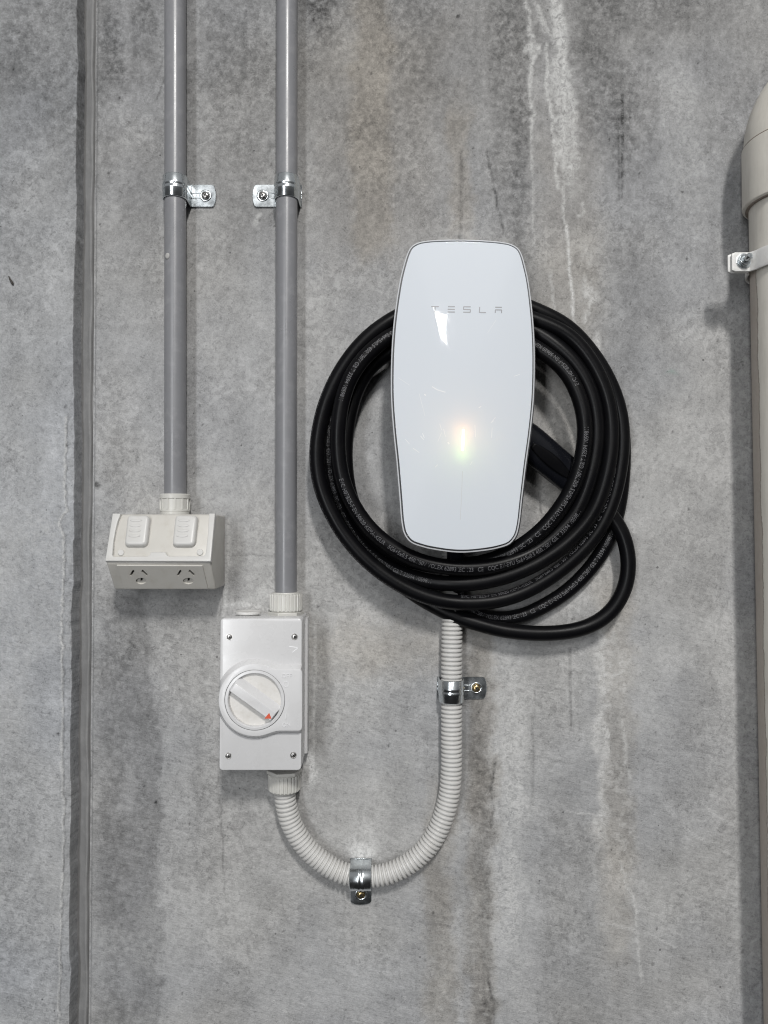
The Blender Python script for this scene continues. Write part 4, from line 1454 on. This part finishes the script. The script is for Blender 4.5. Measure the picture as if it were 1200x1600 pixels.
V, F = tube(np.array(ep), RP + 0.0030, 64)
obj('elbow', V, F, M['drain'], dr, True, 60, loc=(top_x, -DD, 0))
for zz0, rr0 in ((zA - 0.0012, RP + 0.0016), (z2 + 0.0004, RP + 0.0042)):
    V, F = lathe((top_x, -DD, zz0), UP, [(rr0 - 0.002, -0.0007), (rr0, -0.0006), (rr0, 0.0006), (rr0 - 0.002, 0.0007)], 72)
    obj('seam', V, F, M['seam'], dr, True, 40, loc=(top_x, -DD, 0))
# crack running round the old pipe
cz = P(1190, 520, DD)[2]
V = []; F = []
for i, a in enumerate(np.linspace(math.radians(-3), math.radians(40), 40)):
    zz_ = cz + 0.040 * (a - .0) + 0.0016 * math.sin(i * 1.7) + 0.001 * math.sin(i * 3.1)
    w = 0.00055 + 0.0003 * math.sin(i * 2.3)
    for s in (-1, 1):
        V.append((top_x + 0.004 - (RP + 0.0002) * math.cos(a), -DD - (RP + 0.0002) * math.sin(a), zz_ + s * w))
for i in range(39):
    F.append((2 * i, 2 * i + 1, 2 * i + 3, 2 * i + 2))
obj('crack', V, F, M['bark'], dr, loc=(top_x, -DD, 0))

# bracket round the drain pipe
tz1, tz0 = P(1155, 394, DD + .004)[2], P(1155, 424, DD + .004)[2]
tzc = (tz0 + tz1) / 2; tw = (tz1 - tz0)
br = thing('pipe_bracket', 'white painted steel bracket bolted around the cream drain pipe', 'bracket', (top_x, 0, tzc))
RBk = RP + 0.0012
xe = P(1143, 410, DD + .003)[0]


def half_ring(sign, x_end, g):
    """half of the bracket: ear plus arc over the pipe (sign +1 towards the viewer)"""
    pts = []
    a0 = math.asin(min(1, (g) / RBk))
    pts.append((x_end, g)); pts.append((x_end + 0.004, g)); pts.append((top_x - RBk - 0.0035, g)); 
    for a in np.linspace(a0 + 0.12, math.pi - a0 - 0.12, 30):
        pts.append((top_x - RBk * math.cos(a), RBk * math.sin(a)))
    pts.append((top_x + RBk + 0.0035, g)); pts.append((top_x + RBk + 0.026, g))
    V = []; F = []
    for i, (x, h) in enumerate(pts):
        hw = tw / 2 * (0.86 if i == 0 else 1.0)
        for s in np.linspace(-1, 1, 7):
            V.append((x, -DD - sign * h, tzc + s * hw))
    for i in range(len(pts) - 1):
        for j in range(6):
            F.append((i * 7 + j, i * 7 + j + 1, (i + 1) * 7 + j + 1, (i + 1) * 7 + j))
    o = obj('bracket_half', V, F, M['bracket'], br, True, 50)
    m = o.modifiers.new('plate', 'SOLIDIFY'); m.thickness = 0.0026; m.offset = 0
    b = o.modifiers.new('edge', 'BEVEL'); b.width = 0.0006; b.segments = 2; b.limit_method = 'ANGLE'; b.angle_limit = math.radians(50)


half_ring(1, xe, 0.0030)
half_ring(-1, xe - 0.0022, 0.0022)
bc = P(1162, 408, DD + .0045)
bc[1] = -DD - 0.0043
V, F = lathe(bc, OUT, [(0.0086, 0), (0.0086, 0.0012), (0.0078, 0.0014), (0.005, 0.0014)], 36)
bo = obj('washer', V, F, M['zinc'], br, True, 40)
V = []; F = []
for h in (0.0013, 0.0058):
    for k in range(6):
        a = math.pi / 3 * k + 0.2
        V.append(bc + np.array([math.cos(a) * 0.0068, -h, math.sin(a) * 0.0068]))
F = [tuple(range(6)), tuple(range(11, 5, -1))] + [(k, (k + 1) % 6, (k + 1) % 6 + 6, k + 6) for k in range(6)]
obj('nut', V, F, M['zinc'], br, bevel=0.0007, seg=2)
V, F = lathe(bc, (0.10, -1, 0.12), [(0.0038, 0.004), (0.0038, 0.0125), (0.0030, 0.0140), (0.001, 0.0142)], 24)
obj('bolt_end', V, F, M['zinc'], br, True, 40)
V, F = lathe((top_x, 0.0, tzc), OUT, [(0.007, 0), (0.007, DD - RP + 0.001)], 20)
obj('stud', V, F, M['zinc'], br, True, 40)

# ------------------------------------------------------------------ dark sliver stuck to the slab
c = P(17, 438, 0.0135)
tw_ = thing('bark_sliver', 'tiny dark sliver stuck to the concrete at the left edge', 'debris', c)
sp_ = [P(13.5, 431.5, 0.0135), P(16, 437, 0.0145), P(18.5, 441, 0.0145), P(20.5, 445.5, 0.0135)]
V, F = tube(catmull(sp_, 5), np.interp(np.linspace(0, 1, 16), [0, .3, .8, 1], [0.0005, 0.0010, 0.0014, 0.0006]), 8)
obj('sliver', V, F, M['bark'], tw_, True)
